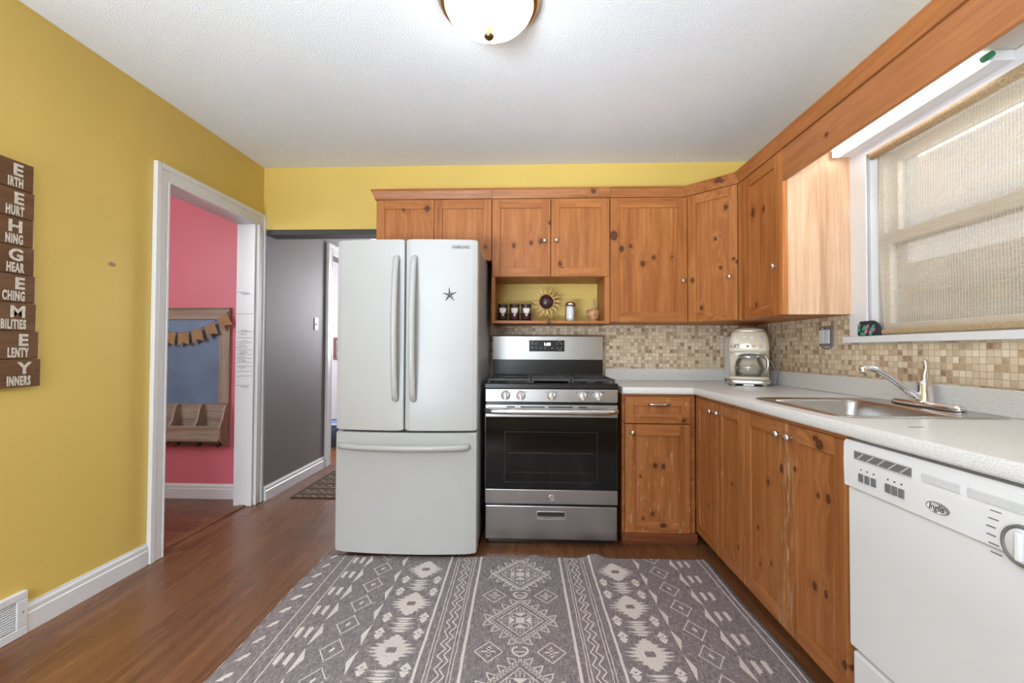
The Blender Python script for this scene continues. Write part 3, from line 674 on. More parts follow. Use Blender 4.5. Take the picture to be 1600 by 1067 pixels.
# dishwasher ------------------------------------------------
dw = thing('dishwasher', 'white built-in dishwasher under the counter at the right edge', 'dishwasher', (1.25, -2.17, 0))
y0, y1 = -1.8695, -2.475
b = MB(); b.box(.985, 1.53, y0 - .004, y1 + .004, .10, .866); b.build('tub', M['appliance'], dw)
b = MB(); b.box(.958, .9845, y0, y1, .250, .7205, .006); b.build('door', M['appliance'], dw)
b = MB(); b.box(1.0, 1.02, y0 - .002, y1 + .002, .02, .095); b.box(.964, .9845, y0 - .004, y1 + .004, .030, .2375, .008); b.build('kick_panel', M['appliance'], dw)
b = MB(); b.prism([(.9845, y0, .7215), (.956, y0, .7215), (.948, y0, .727), (.946, y0, .80), (.9475, y0, .852), (.953, y0, .862), (.9845, y0, .862)], (0, y1 - y0, 0)); con = b.build('console', M['appliance'], dw)
b = MB()
for ya, yb in ((-1.915, -2.115),):
    b.box(.9448, .9475, ya, yb, .814, .836, .001)
b.build('vent_slot', M['grey_plastic'], con)
b = MB()
for k in range(5): b.prism([(.9430, -1.928 - k * .038, .816), (.9430, -1.934 - k * .038, .816), (.9430, -1.958 - k * .038, .834), (.9430, -1.952 - k * .038, .834)], (.0016, 0, 0))
b.box(.9428, .9450, -1.915, -2.118, .8355, .8375); b.box(.9428, .9450, -1.915, -2.118, .8125, .8145); b.build('vent_slat', M['pale_plastic'], con)
b = MB(); b.box(.9440, .9470, -2.145, -2.245, .812, .832, .002); b.box(.9440, .9470, -2.26, -2.46, .812, .832, .002); b.build('recess', plain('console_recess', (.60, .61, .63), .4), con)
for k, yy in enumerate((-1.942, -1.966, -1.990, -2.040, -2.062, -2.084)):
    b = MB(); b.box(.9428, .9465, yy + .008, yy - .008, .752, .775, .001); b.build('button', M['grey_plastic'], con)
    b = MB(); b.box(.9444, .9465, yy + .002, yy - .002, .785, .788); b.build('indicator', M['ink'], con)
b = MB(); b.lathe([(.0, .0012), (.0275, .0012), (.0275, .0018), (.0295, .0018), (.031, 0)], (.9463, -2.186, .762), (-1, 0, 0), 40)
for v in b.bm.verts: v.co.z = .762 + (v.co.z - .762) * .42
em = b.build('badge', [M['appliance'], M['grey_plastic']], con)
for f in em.data.polygons:
    if all(.5 * (abs(em.data.vertices[i].co.y + ORG[em.name].y + 2.186) / .0272) ** 2 + .5 * (abs(em.data.vertices[i].co.z + ORG[em.name].z - .762) / (.0272 * .42)) ** 2 > .5 for i in f.vertices): f.material_index = 1
b = MB(); b.text('Inglis', .021, (.9446, -2.1635, .7555), (0, -1, 0), (0, 0, 1), .0004, .0001, sx=.95, shear=.25); b.build('badge_lettering', M['ink'], con)
b = MB(); b.lathe([(.0345, 0), (.036, .006), (.0395, .006), (.041, 0)], (.9463, -2.372, .752), (-1, 0, 0), 40); b.build('dial_ring', M['grey_plastic'], con)
b = MB(); b.lathe([(.0335, 0), (.0335, .004), (.031, .006), (0, .006)], (.9463, -2.372, .752), (-1, 0, 0), 40); b.box(.931, .9405, -2.378, -2.366, .724, .780, .003); b.build('dial', M['appliance'], con)
b = MB()
for k in range(6): b.box(.9452, .9466, -2.325 - .006 * abs(k - 2.5) + .01, -2.310 - .004 * abs(k - 2.5) + .012, .800 - k * .017, .8022 - k * .017)
b.build('dial_mark', M['grey_plastic'], con)

# ------------------------------------------------------------------ refrigerator
fr = thing('refrigerator', 'white french-door refrigerator with bottom freezer drawer', 'refrigerator', (-.674, -.43, 0))
FX0, FX1 = -1.064, -.289
def arc_y(x):                                     # convex front
    u = (x - (FX0 + FX1) / 2) / ((FX1 - FX0) / 2); return -.846 - .026 * (1 - u * u)
def bowed(x0, x1, z0, z1, back=-.772, bev=.006, n=14):
    b = MB(); xs = [x0 + (x1 - x0) * k / n for k in range(n + 1)]
    F = [(x, arc_y(x)) for x in xs]
    F[0] = (x0, arc_y(x0) + .010); F.insert(1, (x0 + .004, arc_y(x0 + .004) + .003)); F[-1] = (x1, arc_y(x1) + .010); F.insert(-1, (x1 - .004, arc_y(x1 - .004) + .003))
    P = F + [(x1, back), (x0, back)]
    b.prism([(x, y, z0) for x, y in P], (0, 0, z1 - z0))
    es = [e for e in b.bm.edges if abs(e.verts[0].co.z - e.verts[1].co.z) < 1e-6 and min(e.verts[0].co.y, e.verts[1].co.y) < back - .01]
    bmesh.ops.bevel(b.bm, geom=es, offset=bev, segments=3, affect='EDGES', clamp_overlap=True)
    return b
b = MB(); b.box(FX0 + .004, FX1 - .003, -.757, -.035, .045, 1.700, .004); b.build('body', M['fridge_side'], fr)
b = MB(); b.box(FX0 + .01, FX1 - .01, -.770, -.757, .07, 1.70); b.build('gasket', M['grey_plastic'], fr)
for x in (FX0 + .07, FX1 - .07):
    b = MB(); b.box(x - .045, x + .045, -.80, -.70, 1.7005, 1.728, .006); b.build('hinge_cover', M['fridge'], fr)
for x0, x1, hx, lg in ((FX0, -.6835, -.726, 0), (-.6775, FX1, -.630, 1)):
    d = bowed(x0, x1, .690, 1.722).build('door', M['fridge'], fr)
    b = MB(); pts = []
    for k in range(25):
        t = k / 24; z = 1.618 - t * .757; pts.append((hx, arc_y(hx) - .014 - .040 * math.sin(PI * t) ** .7, z))
    pts = [(hx, arc_y(hx) + .004, 1.622)] + pts + [(hx, arc_y(hx) + .004, .858)]
    b.tube(pts, .0165, 14, flat=1.0); b.build('handle', M['fridge'], d)
    if lg:
        b = MB(); b.text('SAMSUNG', .0225, (-.428, arc_y(-.428) - .0016, 1.674), (1, (arc_y(-.326) - arc_y(-.428)) / .102, 0), (0, 0, 1), .0006, .0007, sx=.92); b.build('lettering', M['grey_plastic'], d)
d = bowed(FX0, FX1, .032, .678).build('freezer_drawer', M['fridge'], fr)
b = MB(); pts = []
for k in range(25):
    t = k / 24; x = -1.030 + t * .688; pts.append((x, arc_y(x) - .016 - .034 * math.sin(PI * t) ** .6, .604))
pts = [(-1.034, arc_y(-1.034) + .004, .604)] + pts + [(-.338, arc_y(-.338) + .004, .604)]
b.tube(pts, .0165, 14); b.build('handle', M['fridge'], d)
for x in (FX0 + .06, FX1 - .06):
    b = MB(); b.cyl((x, -.70, .0005), (x, -.70, .0445), .02, .016, 16); b.build('foot', M['black'], fr)
    b = MB(); b.cyl((x, -.12, .0005), (x, -.12, .0445), .02, .016, 16); b.build('foot', M['black'], fr)

st = thing('starfish_magnet', 'grey starfish magnet on the right refrigerator door', 'magnet', (-.44, -.872, 1.422))
b = MB(); ys = arc_y(-.44) - .0010; cen = Vector((-.44, ys, 1.422))
outer = []
for k in range(10):
    a = PI / 2 + k * PI / 5 + .05; r = .042 if k % 2 == 0 else .0088; outer.append((cen.x + r * math.cos(a), cen.z + r * math.sin(a)))
back = [b.bm.verts.new((x, ys, z)) for x, z in outer]
mid = [b.bm.verts.new((cen.x + (x - cen.x) * .93, ys - (.005 if k % 2 == 0 else .007), cen.z + (z - cen.z) * .93)) for k, (x, z) in enumerate(outer)]
top = b.bm.verts.new((cen.x, ys - .012, cen.z)); b.bm.faces.new(back)
for k in range(10):
    b.bm.faces.new((back[k], back[(k + 1) % 10], mid[(k + 1) % 10], mid[k])); b.bm.faces.new((mid[k], mid[(k + 1) % 10], top))
b.build('star', plain('pewter', (.26, .26, .27), .42, .7, .35, 160), st)
b = MB()
for k in range(5):
    a = PI / 2 + k * 2 * PI / 5 + .05
    for r in (.012, .019, .026, .033): b.lathe([(.0022, 0), (.0016, .0014), (0, .002)], (cen.x + r * math.cos(a), ys - .0112 + r * .15, cen.z + r * math.sin(a)), (0, -1, 0), 8)
b.build('bead_row', plain('dark_pewter', (.10, .10, .105), .4, .6), st)

# ------------------------------------------------------------------ gas range
ra = thing('gas_range', 'stainless steel gas range with black oven window', 'range', (.1175, -.35, 0))
X0, X1 = -.2630, .4960; xc = (X0 + X1) / 2; RY = -.680
b = MB(); b.box(X0 + .006, X1 - .006, -.640, -.035, .030, .898); b.build('body', M['black'], ra)
b = MB(); b.box(X0 + .004, X1 - .004, -.655, -.640, .045, .90); b.box(X0 + .02, X1 - .02, -.615, -.05, .006, .030); b.build('plinth', M['black'], ra)
for x in (X0 + .05, X1 - .05):
    for y in (-.56, -.10):
        b = MB(); b.cyl((x, y, .0005), (x, y, .0055), .02, .02, 14); b.build('foot', M['black'], ra)
b = MB(); b.box(X0 + .004, X1 - .004, RY, -.655, .047, .236, .004); dro = b.build('drawer', M['steel'], ra)
b = MB(); px0, px1 = .036, .199
b.box(px0, px1, RY - .003, RY - .0005, .203, .207, .0008); b.box(px0, px1, RY - .003, RY - .0005, .161, .164, .0008); b.box(px0, px0 + .004, RY - .003, RY - .0005, .164, .203, .0008); b.box(px1 - .004, px1, RY - .003, RY - .0005, .164, .203, .0008)
b.prism([(px0 + .004, RY - .0005, .164), (px0 + .004, RY - .009, .166), (px0 + .004, RY - .011, .182), (px0 + .004, RY - .0005, .184)], (px1 - px0 - .008, 0, 0))
b.build('pull_bar', plain('bright_steel', (.82, .81, .80), .25, 1.0), dro)
b = MB(); b.box(px0 + .0045, px1 - .0045, RY - .0012, RY - .0004, .1845, .2025); b.build('pull_recess', M['dark'], dro)
# oven door
b = MB(); b.box(X0 + .001, X1 - .001, RY, -.6552, .2475, .3285, .003); b.box(X0 + .001, X1 - .001, RY, -.6552, .741, .812, .003); b.box(X0 + .001, X1 - .001, RY + .008, -.6552, .3285, .741)
od = b.build('oven_door', M['steel'], ra)
b = MB(); b.box(X0 + .003, X1 - .003, RY + .001, RY + .0078, .3295, .740, .001); b.build('glass_panel', M['oven_glass'], od)
b = MB()
for q in ((-.150, .380, .6555, .6585), (-.150, .380, .369, .372), (-.150, -.147, .372, .6555), (.377, .380, .372, .6555)): b.box(q[0], q[1], RY + .0003, RY + .0012, q[2], q[3])
b.build('inner_window_edge', plain('glass_print_edge', (.026, .024, .022), .25), od)
b = MB()
for k, (za, zb) in enumerate(((.535, .538), (.425, .427))): b.box(-.13, .36, RY + .0004, RY + .0012, za, zb)
b.build('rack_line', plain('oven_rack_copper', (.055, .032, .022), .3), od)
b = MB()
for xa, xb in ((-.14, -.09), (-.06, .08), (.10, .24), (.27, .32)): b.box(xa, xb, RY - .0008, RY + .001, .797, .803)
b.build('door_vent', M['dark'], od)
b = MB(); pts = [(X0 + .012, RY - .001, .782), (X0 + .014, RY - .032, .780), (X0 + .05, RY - .044, .779)] + [(X0 + .05 + (X1 - X0 - .1) * k / 12, RY - .046 - .004 * math.sin(PI * k / 12), .778) for k in range(1, 12)] + [(X1 - .05, RY - .044, .779), (X1 - .014, RY - .032, .780), (X1 - .012, RY - .001, .782)]
b.tube(pts, .0155, 16, flat=1.0); b.build('handle', plain('satin_steel', (.74, .73, .72), .22, 1.0), od)
b = MB(); b.lathe([(.014, 0), (.0155, .0012), (.0165, 0)], (.119, RY - .0002, .285), (0, -1, 0), 28)
b.tube([(.112 + .007 * math.cos(t * .5), RY - .0010, .287 + .006 * math.sin(t * .5)) for t in range(2, 13)], .0012, 6); b.tube([(.117, RY - .0010, .281), (.1185, RY - .001, .284), (.113, RY - .001, .285)], .0012, 6, smooth_n=1)
b.tube([(.127, RY - .001, .290), (.121, RY - .001, .290), (.1225, RY - .001, .285), (.120, RY - .001, .280), (.127, RY - .001, .280)], .0012, 6, smooth_n=2)
b.build('round_badge', plain('badge_silver', (.78, .78, .79), .2, 1.0), od)
# control panel and knobs
b = MB(); b.box(X0 + .001, X1 - .001, -.6552, -.638, .827, .902); b.box(X0 + .001, X1 - .001, RY - .002, -.6555, .828, .9015, .003); cp = b.build('control_panel', M['steel'], ra)
for k, x in enumerate((-.145, -.057, .119, .294, .381)):
    b = MB(); b.lathe([(0, 0), (.027, 0), (.027, .004), (.0235, .006), (.0225, .026), (.021, .030), (0, .0305)], (x, RY - .0022, .866), (0, -1, 0), 32)
    b.box(x - .006, x + .006, RY - .046, RY - .030, .843, .889, .003)
    b.build('knob', plain('knob_steel', (.66, .655, .65), .3, .55), cp)
    b = MB(); b.box(x - .0012, x + .0012, RY - .0474, RY - .0462, .868, .887); b.build('knob_mark', M['ink'], cp)
    for dx in (-.030, .030):
        b = MB(); b.box(x + dx - .005, x + dx + .005, RY - .0027, RY - .0021, .884, .8875); b.build('print_mark', M['ink'], cp)
# cooktop
b = MB(); b.prism([(X0, RY + .006, .9025), (X0, RY - .001, .908), (X0, RY + .001, .930), (X0, RY + .012, .936), (X0, -.105, .936), (X0, -.105, .9025)], (X1 - X0, 0, 0)); b.build('cooktop', M['black'], ra)
for gi, (ga, gb) in enumerate(((X0 + .012, X0 + .262), (X0 + .266, X1 - .266), (X1 - .262, X1 - .012))):
    b = MB(); ya, yb, zt = -.655, -.125, .960
    for q in ((ga, gb, ya, ya + .014), (ga, gb, yb - .014, yb), (ga, ga + .014, ya + .014, yb - .014), (gb - .014, gb, ya + .014, yb - .014)): b.box(*q, zt - .014, zt, .003)
    if gi != 1:
        m = (ga + gb) / 2; b.box(ga + .014, gb - .014, -.397, -.383, zt - .014, zt, .003)
        for yc in (-.522, -.258):
            for a in range(4):
                an = a * PI / 2 + PI / 4; b.obox((m, yc), (math.cos(an), math.sin(an)), (-math.sin(an), math.cos(an)), .03, .125, -.005, .005, zt - .012, zt, .002)
    else:
        b.box(ga + .014, gb - .014, ya + .05, yb - .014, zt - .010, zt - .002, .002)
    for x in (ga + .002, gb - .014):
        for y in (ya + .001, yb - .013): b.box(x, x + .012, y, y + .012, .9362, zt - .014)
    b.build('grate', M['iron'], ra)
for x in (X0 + .137, X1 - .137):
    for y in (-.522, -.258):
        b = MB(); b.lathe([(.05, .9362), (.05, .940), (.040, .943), (.040, .9445), (.034, .950), (0, .951)], (x, y, 0), (0, 0, 1), 28); b.build('burner', plain('burner_cap', (.05, .05, .052), .4), ra)
# back guard
b = MB(); b.prism([(X0 - .004, -.035, .905), (X0 - .004, -.100, .905), (X0 - .004, -.092, 1.066), (X0 - .004, -.035, 1.066)], (X1 - X0 + .008, 0, 0)); b.build('vent_panel', M['black'], ra)
b = MB(); b.prism([(X0 - .005, -.030, 1.060), (X0 - .005, -.106, 1.060), (X0 - .005, -.106, 1.068), (X0 - .005, -.105, 1.222), (X0 - .005, -.099, 1.228), (X0 - .005, -.030, 1.228)], (X1 - X0 + .010, 0, 0)); bg = b.build('backguard', M['steel'], ra)
b = MB(); b.prism([(-.012, -.1040, 1.116), (-.012, -.1075, 1.117), (-.012, -.1075, 1.194), (-.012, -.1040, 1.195)], (.246, 0, 0)); dp = b.build('display_panel', M['black'], bg)
def disp(u, z): return (u, -.1079, z)
b = MB(); b.text('1:08', .027, disp(.090, 1.158), (1, 0, 0), (0, 0, 1), .0004, .0006); b.build('clock_digits', M['glow'], dp)
b = MB()
for u, z in ((.008, 1.17), (.035, 1.17), (.008, 1.143), (.037, 1.143), (.068, 1.140), (.098, 1.140), (.148, 1.140), (.185, 1.17), (.212, 1.17), (.185, 1.143), (.212, 1.143)):
    p = disp(u, z); b.box(p[0] - .006, p[0] + .006, p[1] - .0004, p[1] + .001, z - .002, z + .002)
for u, z in ((.01, 1.184), (.20, 1.185), (.20, 1.128)):
    p = disp(u, z); b.box(p[0] - .012, p[0] + .012, p[1] - .0004, p[1] + .001, z - .0012, z + .0012)
b.build('key_print', plain('key_print_grey', (.34, .34, .34), .5), dp)

# ------------------------------------------------------------------ niche over the range
SZ = 1.3185
jr = thing('jar_rack', 'low black wire rack holding three jars in the open shelf', 'rack', (-.108, -.20, SZ))
b = MB(); x0, x1, ya, yb = -.232, .006, -.252, -.168
for z in (SZ + .006, SZ + .052): b.tube([(x0, ya, z), (x1, ya, z), (x1, yb, z), (x0, yb, z)], .0022, 6, closed=True)
for k in range(4):
    x = x0 + (x1 - x0) * k / 3
    b.tube([(x, ya, SZ + .0022), (x, ya, SZ + .052)], .002, 6); b.tube([(x, yb, SZ + .0022), (x, yb, SZ + .052)], .002, 6); b.tube([(x, ya, SZ + .0065), (x, yb, SZ + .0065)], .002, 6)
b.build('wire_frame', M['iron'], jr)
spice = [((.075, .032, .02), 'leftmost of three dark-lidded jars in the wire rack, nearest the refrigerator'), ((.12, .03, .035), 'middle of the three dark-lidded jars in the wire rack'), ((.09, .022, .025), 'rightmost of three dark-lidded jars in the wire rack, nearest the sun ornament')]
for k, (col, lab) in enumerate(spice):
    x = -.193 + k * .0795
    t = thing('storage_jar', lab, 'jar', (x, -.21, SZ + .009), 0, 'dark-lidded jars in the wire rack')
    b = MB(); b.lathe([(0, SZ + .009), (.030, SZ + .009), (.034, SZ + .014), (.034, SZ + .088), (.030, SZ + .094), (.030, SZ + .10)], (x, -.21, 0), (0, 0, 1), 28); b.build('jar_body', M['jar_glass'], t)
    b = MB(); b.lathe([(0, SZ + .0125), (.029, SZ + .0125), (.0315, SZ + .018), (.0315, SZ + .062 - k * .004), (0, SZ + .064 - k * .004)], (x, -.21, 0), (0, 0, 1), 28); b.build('contents', plain('jar_contents', col, .8, var=.5, vs=220), t)
    b = MB()
    for q in range(9):
        a0, a1 = -2.2 + q * .16, -2.2 + (q + 1) * .16
        P = lambda a, z: (x + .0345 * math.cos(a), -.21 + .0345 * math.sin(a), z)
        w0, w1 = abs(q / 9 - .5) * .09, abs((q + 1) / 9 - .5) * .09
        b.poly([P(a0, SZ + .032 + w0), P(a1, SZ + .032 + w1), P(a1, SZ + .088), P(a0, SZ + .088)])
    b.build('paper_label', plain('label_paper', (.70, .67, .64), .7, var=.12, vs=120), t)
    b = MB(); b.lathe([(0, SZ + .1005), (.034, SZ + .1005), (.0355, SZ + .102), (.0355, SZ + .116), (.033, SZ + .119), (0, SZ + .119)], (x, -.21, 0), (0, 0, 1), 28); b.build('lid', plain('dark_lid', (.035, .022, .018), .4), t)

so = thing('sun_ornament', 'gold wire sun ornament with dark mosaic disc in the open shelf', 'ornament', (.105, -.16, SZ))
b = MB(); cz = 1.458; sy = -.16
b.lathe([(0, .004), (.049, .003), (.049, -.003), (0, -.004)], (.105, sy, cz), (0, -1, 0), 36); b.build('disc', plain('dark_mosaic', (.055, .020, .024), .3, var=.8, vs=130), so)
b = MB(); b.tube([(.105 + .052 * math.cos(a * PI / 18), sy, cz + .052 * math.sin(a * PI / 18)) for a in range(36)], .0042, 8, closed=True); b.build('rim', M['brass'], so)
b = MB(); rr = random.Random(5)
for k in range(16):
    a = k * PI / 8; r0, r1, r2 = .056, .086, .108 if k % 2 else .096
    P = lambda r, da=0: (.105 + r * math.cos(a + da), sy - .002, cz + r * math.sin(a + da))
    b.tube([P(r0), P(r1, .05), P(r2, -.04)], .0032, 6, smooth_n=2)
    b.tube([P(r0, .08), P(.076, .17), P(r1, .10), P(.074, .03)], .0028, 6, smooth_n=2)
    b.lathe([(0, -.003), (.0045, 0), (0, .003)], P(r2, -.04), (0, -1, 0), 10)
b.build('ray_ring', plain('pale_gold', (.72, .52, .20), .35, .6), so)
b = MB(); b.tube([(.060, sy - .02, SZ + .004), (.055, sy - .004, SZ + .02), (.085, sy - .002, SZ + .034), (.105, sy, cz - .056)], .003, 8, smooth_n=2); b.tube([(.150, sy - .02, SZ + .004), (.155, sy - .004, SZ + .02), (.125, sy - .002, SZ + .034), (.105, sy, cz - .056)], .003, 8, smooth_n=2)
b.tube([(.060, sy - .02, SZ + .0032), (.105, sy + .03, SZ + .0032), (.150, sy - .02, SZ + .0032)], .003, 8, smooth_n=2); b.build('wire_stand', M['brass'], so)

sh = thing('sugar_shaker', 'glass sugar shaker with chrome lid in the open shelf', 'shaker', (.265, -.21, SZ))
b = MB(); b.lathe([(0, .0006), (.032, .0006), (.034, .004), (.034, .108), (.030, .116)], (.265, -.21, SZ), (0, 0, 1), 32); b.build('jar_body', M['jar_glass'], sh)
b = MB(); b.lathe([(0, .003), (.031, .003), (.032, .007), (.032, .102), (0, .106)], (.265, -.21, SZ), (0, 0, 1), 32); b.build('sugar', plain('white_sugar', (.86, .86, .85), .8, var=.02), sh)
b = MB(); b.lathe([(.034, .109), (.036, .111), (.036, .118), (.033, .127), (.024, .133), (0, .135)], (.265, -.21, SZ), (0, 0, 1), 32); b.build('lid', M['chrome'], sh)

mo = thing('wooden_mortar', 'small carved wooden pot with a pestle standing in it', 'mortar', (.418, -.21, SZ))
b = MB(); b.lathe([(0, .0006), (.034, .0006), (.036, .006), (.030, .014), (.034, .022), (.043, .040), (.045, .062), (.042, .080), (.037, .080), (.036, .06), (.03, .03), (0, .026)], (.418, -.21, SZ), (0, 0, 1), 32)
b.build('bowl', plain('pale_carved_wood', (.46, .25, .12), .55, var=.45, vs=70), mo)
b = MB(); b.lathe([(0, .030), (.012, .034), (.013, .06), (.0085, .085), (.010, .10), (.008, .118), (.0105, .130), (.006, .148), (0, .151)], (.422, -.205, SZ), (0, 0, 1), 20); b.build('pestle', plain('pale_pestle_wood', (.44, .28, .14), .55, var=.3, vs=60), mo)

# ------------------------------------------------------------------ coffee maker and its neighbours
CZ = .9145
cm = thing('coffee_maker', 'cream retro drip coffee maker in the counter corner', 'coffee maker', (1.365, -.385, CZ), math.radians(-26))
def lp(b, name, m, parent=cm): return b.build(name, m, parent, local=True)
b = MB(); b.loft([(.010, 0, 0, .118, .122, 6), (.014, 0, 0, .120, .124, 6), (.030, 0, 0, .120, .124, 6), (.036, 0, 0, .116, .120, 6)], 56)
for x in (-.085, .085):
    for y in (-.09, .09): b.cyl((x, y, .0005), (x, y, .012), .016, .018, 16)
b.box(-.03, .03, -.1215, -.10, .0008, .012, .003)
lp(b, 'base', plain('satin_aluminium', (.62, .62, .62), .3, .9))
b = MB()
b.loft([(.0362, 0, .052, .112, .066, 6), (.20, 0, .052, .112, .066, 6), (.235, 0, .05, .111, .066, 6)], 56)
b.loft([(.036, 0, -.01, .112, .110, 6), (.050, 0, -.01, .112, .110, 6), (.056, 0, -.01, .108, .106, 6)], 56)
lp(b, 'body', M['cream'])
b = MB(); b.loft([(.205, 0, -.002, .108, .110, 5.5), (.212, 0, -.002, .113, .117, 5.5), (.240, 0, -.002, .113, .116, 5.5), (.290, 0, .004, .107, .106, 5), (.322, 0, .009, .098, .096, 4.5), (.330, 0, .010, .095, .093, 4.2)], 64)
hd = lp(b, 'head', M['cream'])
b = MB(); b.loft([(.3305, 0, .010, .0965, .0945, 4.2), (.3335, 0, .010, .0965, .0945, 4.2)], 64); lp(b, 'lid_rim', M['chrome'])
b = MB(); b.loft([(.3340, 0, .010, .094, .092, 4), (.345, 0, .012, .084, .082, 3.4), (.356, 0, .014, .062, .060, 3), (.361, 0, .015, .032, .030, 2.4), (.362, 0, .015, .008, .008, 2)], 56); lp(b, 'lid', M['cream'])
b = MB(); b.box(-.080, .060, -.1125, -.095, .300, .3005); b.bm.clear()
for k, ch in enumerate('SMEG'): b.text(ch, .026, (-.078 + k * .046, -.1055, .283), (1, 0, 0), (0, .16, 1), .002, .0008)
lp(b, 'lettering', plain('dark_chrome', (.30, .30, .31), .25, .9), hd)
for x in (-.086, -.062, .030, .062):
    b = MB(); b.lathe([(0, .005), (.0085, .004), (.0095, 0), (.0120, 0), (.0120, .003), (.0095, .004)], (x, -.1182, .241), (0, -1, 0), 24); lp(b, 'button', M['chrome'] if x < 0 else M['cream'], hd)
b = MB(); b.loft([(-.1232, 0, 0, .030, .0135, 2.4), (-.116, 0, 0, .030, .0135, 2.4)], 32)
for v in b.bm.verts: v.co = Vector((v.co.x - .016, v.co.z, .241 + v.co.y))
lp(b, 'switch', M['chrome'], hd)
b = MB(); b.cyl((-.004, -.1225, .241), (-.004, -.1275, .241), .0095, .009, 20); lp(b, 'red_ring', plain('copper_red', (.42, .16, .09), .3, .6), hd)
# carafe
b = MB(); b.lathe([(0, .0575), (.066, .0575), (.073, .063), (.080, .085), (.080, .115), (.072, .150), (.058, .170), (.055, .176)], (0, -.030, 0), (0, 0, 1), 40); ca = lp(b, 'carafe', M['jar_glass'])
b = MB(); b.lathe([(.059, .166), (.061, .168), (.061, .182), (.045, .190), (0, .193)], (0, -.030, 0), (0, 0, 1), 36); b.lathe([(.0805, .104), (.082, .105), (.082, .112), (.0805, .113)], (0, -.030, 0), (0, 0, 1), 40); lp(b, 'carafe_lid', plain('smoky_steel', (.55, .55, .56), .25, .8), ca)
b = MB(); b.lathe([(.070, .056), (.076, .058), (.076, .066), (.072, .068)], (0, -.030, 0), (0, 0, 1), 40); lp(b, 'hot_plate', M['grey_plastic'])
b = MB(); b.tube([(.050, -.055, .176), (.085, -.085, .178), (.102, -.095, .160), (.100, -.093, .110), (.085, -.082, .075), (.070, -.070, .072)], .0085, 10, smooth_n=2, flat=1.5); lp(b, 'handle', M['chrome'], ca)
b = MB(); b.tube([(.09, .10, .16), (.125, .095, .15), (.145, .07, .09), (.150, .055, .03), (.142, .030, .006), (.135, -.03, .0055)], .0036, 8, smooth_n=3); b.tube([(.142, .030, .0058), (.146, .045, .04), (.156, .050, .10), (.162, .045, .13), (.158, .055, .10), (.150, .065, .02), (.140, .075, .006)], .0036, 8, smooth_n=3)
lp(b, 'power_cord', plain('grey_cord', (.42, .42, .44), .5))

wb = thing('upright_box', 'slim white upright box with a framed tag behind the coffee maker', 'box', (1.41, -.075, CZ))
b = MB(); b.box(1.361, 1.47, -.115, -.032, .932, 1.225, .005); b.build('body', M['white'], wb)
b = MB(); b.box(1.363, 1.468, -.113, -.034, CZ, .9318, .001); b.build('wooden_foot', M['wood_x'], wb)
b = MB()
for q in ((1.366, 1.465, .984, .988), (1.366, 1.465, .948, .952), (1.366, 1.370, .952, .984), (1.461, 1.465, .952, .984)): b.box(q[0], q[1], -.1175, -.1155, q[2], q[3])
b.build('tag_frame', M['grey_plastic'], wb)

# ------------------------------------------------------------------ window shade, pouch, switches
ws = thing('roller_shade', 'woven jute roller shade hanging in the kitchen window', 'window shade', (1.535, -1.78, 1.2))
b = MB(); b.cyl((1.523, -1.208, 2.001), (1.523, -2.40, 2.001), .0185, .0185, 22, cap=.02); b.build('roller', M['shade_bar'], ws)
b = MB()
ny, nz = 40, 24
G = []
for i in range(ny + 1):
    row = []
    for k in range(nz + 1):
        t = k / nz; y = -1.236 - (2.395 - 1.236) * i / ny; y += .012 * math.sin(PI * t) * (1 - i / ny) - .012 * t * t * (1 - i / ny) * 1.3
        row.append(b.bm.verts.new((1.534 + .002 * math.sin(t * 9), y, 2.000 - t * .777)))
    G.append(row)
for i in range(ny):
    for k in range(nz):
        f = b.bm.faces.new((G[i][k], G[i + 1][k], G[i + 1][k + 1], G[i][k + 1])); f.smooth = True
fab = b.build('fabric', M['shade'], ws)
b = MB(); b.box(1.524, 1.546, -2.40, -1.246, 1.2015, 1.2225, .006); b.build('bottom_bar', M['shade_bar'], ws)

po = thing('fabric_pouch', 'small dark floral fabric pouch on the window sill', 'pouch', (1.5455, -1.150, 1.1975))
b = MB(); b.loft([(1.1976, 1.5455, -1.152, .016, .058, 3), (1.204, 1.5455, -1.152, .019, .066, 3), (1.225, 1.5455, -1.152, .017, .067, 3), (1.248, 1.5455, -1.150, .010, .063, 3), (1.262, 1.5455, -1.143, .003, .052, 3)], 40)
for v in b.bm.verts: v.co.z += .004 * math.sin(v.co.y * 90) * ((v.co.z - 1.1976) / .06)
b.build('body', plain('black_fabric', (.018, .022, .028), .85, var=.3, vs=60), po)
rr = random.Random(11)
for mat, name, n in ((plain('green_print', (.04, .28, .16), .8), 'leaf_print', 12), (plain('pink_print', (.50, .16, .26), .8), 'blossom_print', 7)):
    b = MB()
    for k in range(n):
        y = -1.151 + rr.uniform(-.050, .050); z = 1.204 + rr.uniform(0, .042); x = 1.5455 - (.0195 - max(0, z - 1.21) * .26) - .0012
        b.lathe([(0, .0012), (.0085, .0006), (.010, 0)], (x, y, z), (-1, 0, .22), 9)
        if name == 'blossom_print': b.lathe([(0, .0018), (.003, .0012)], (x - .001, y, z), (-1, 0, .22), 8)
    b.build(name, mat, po)

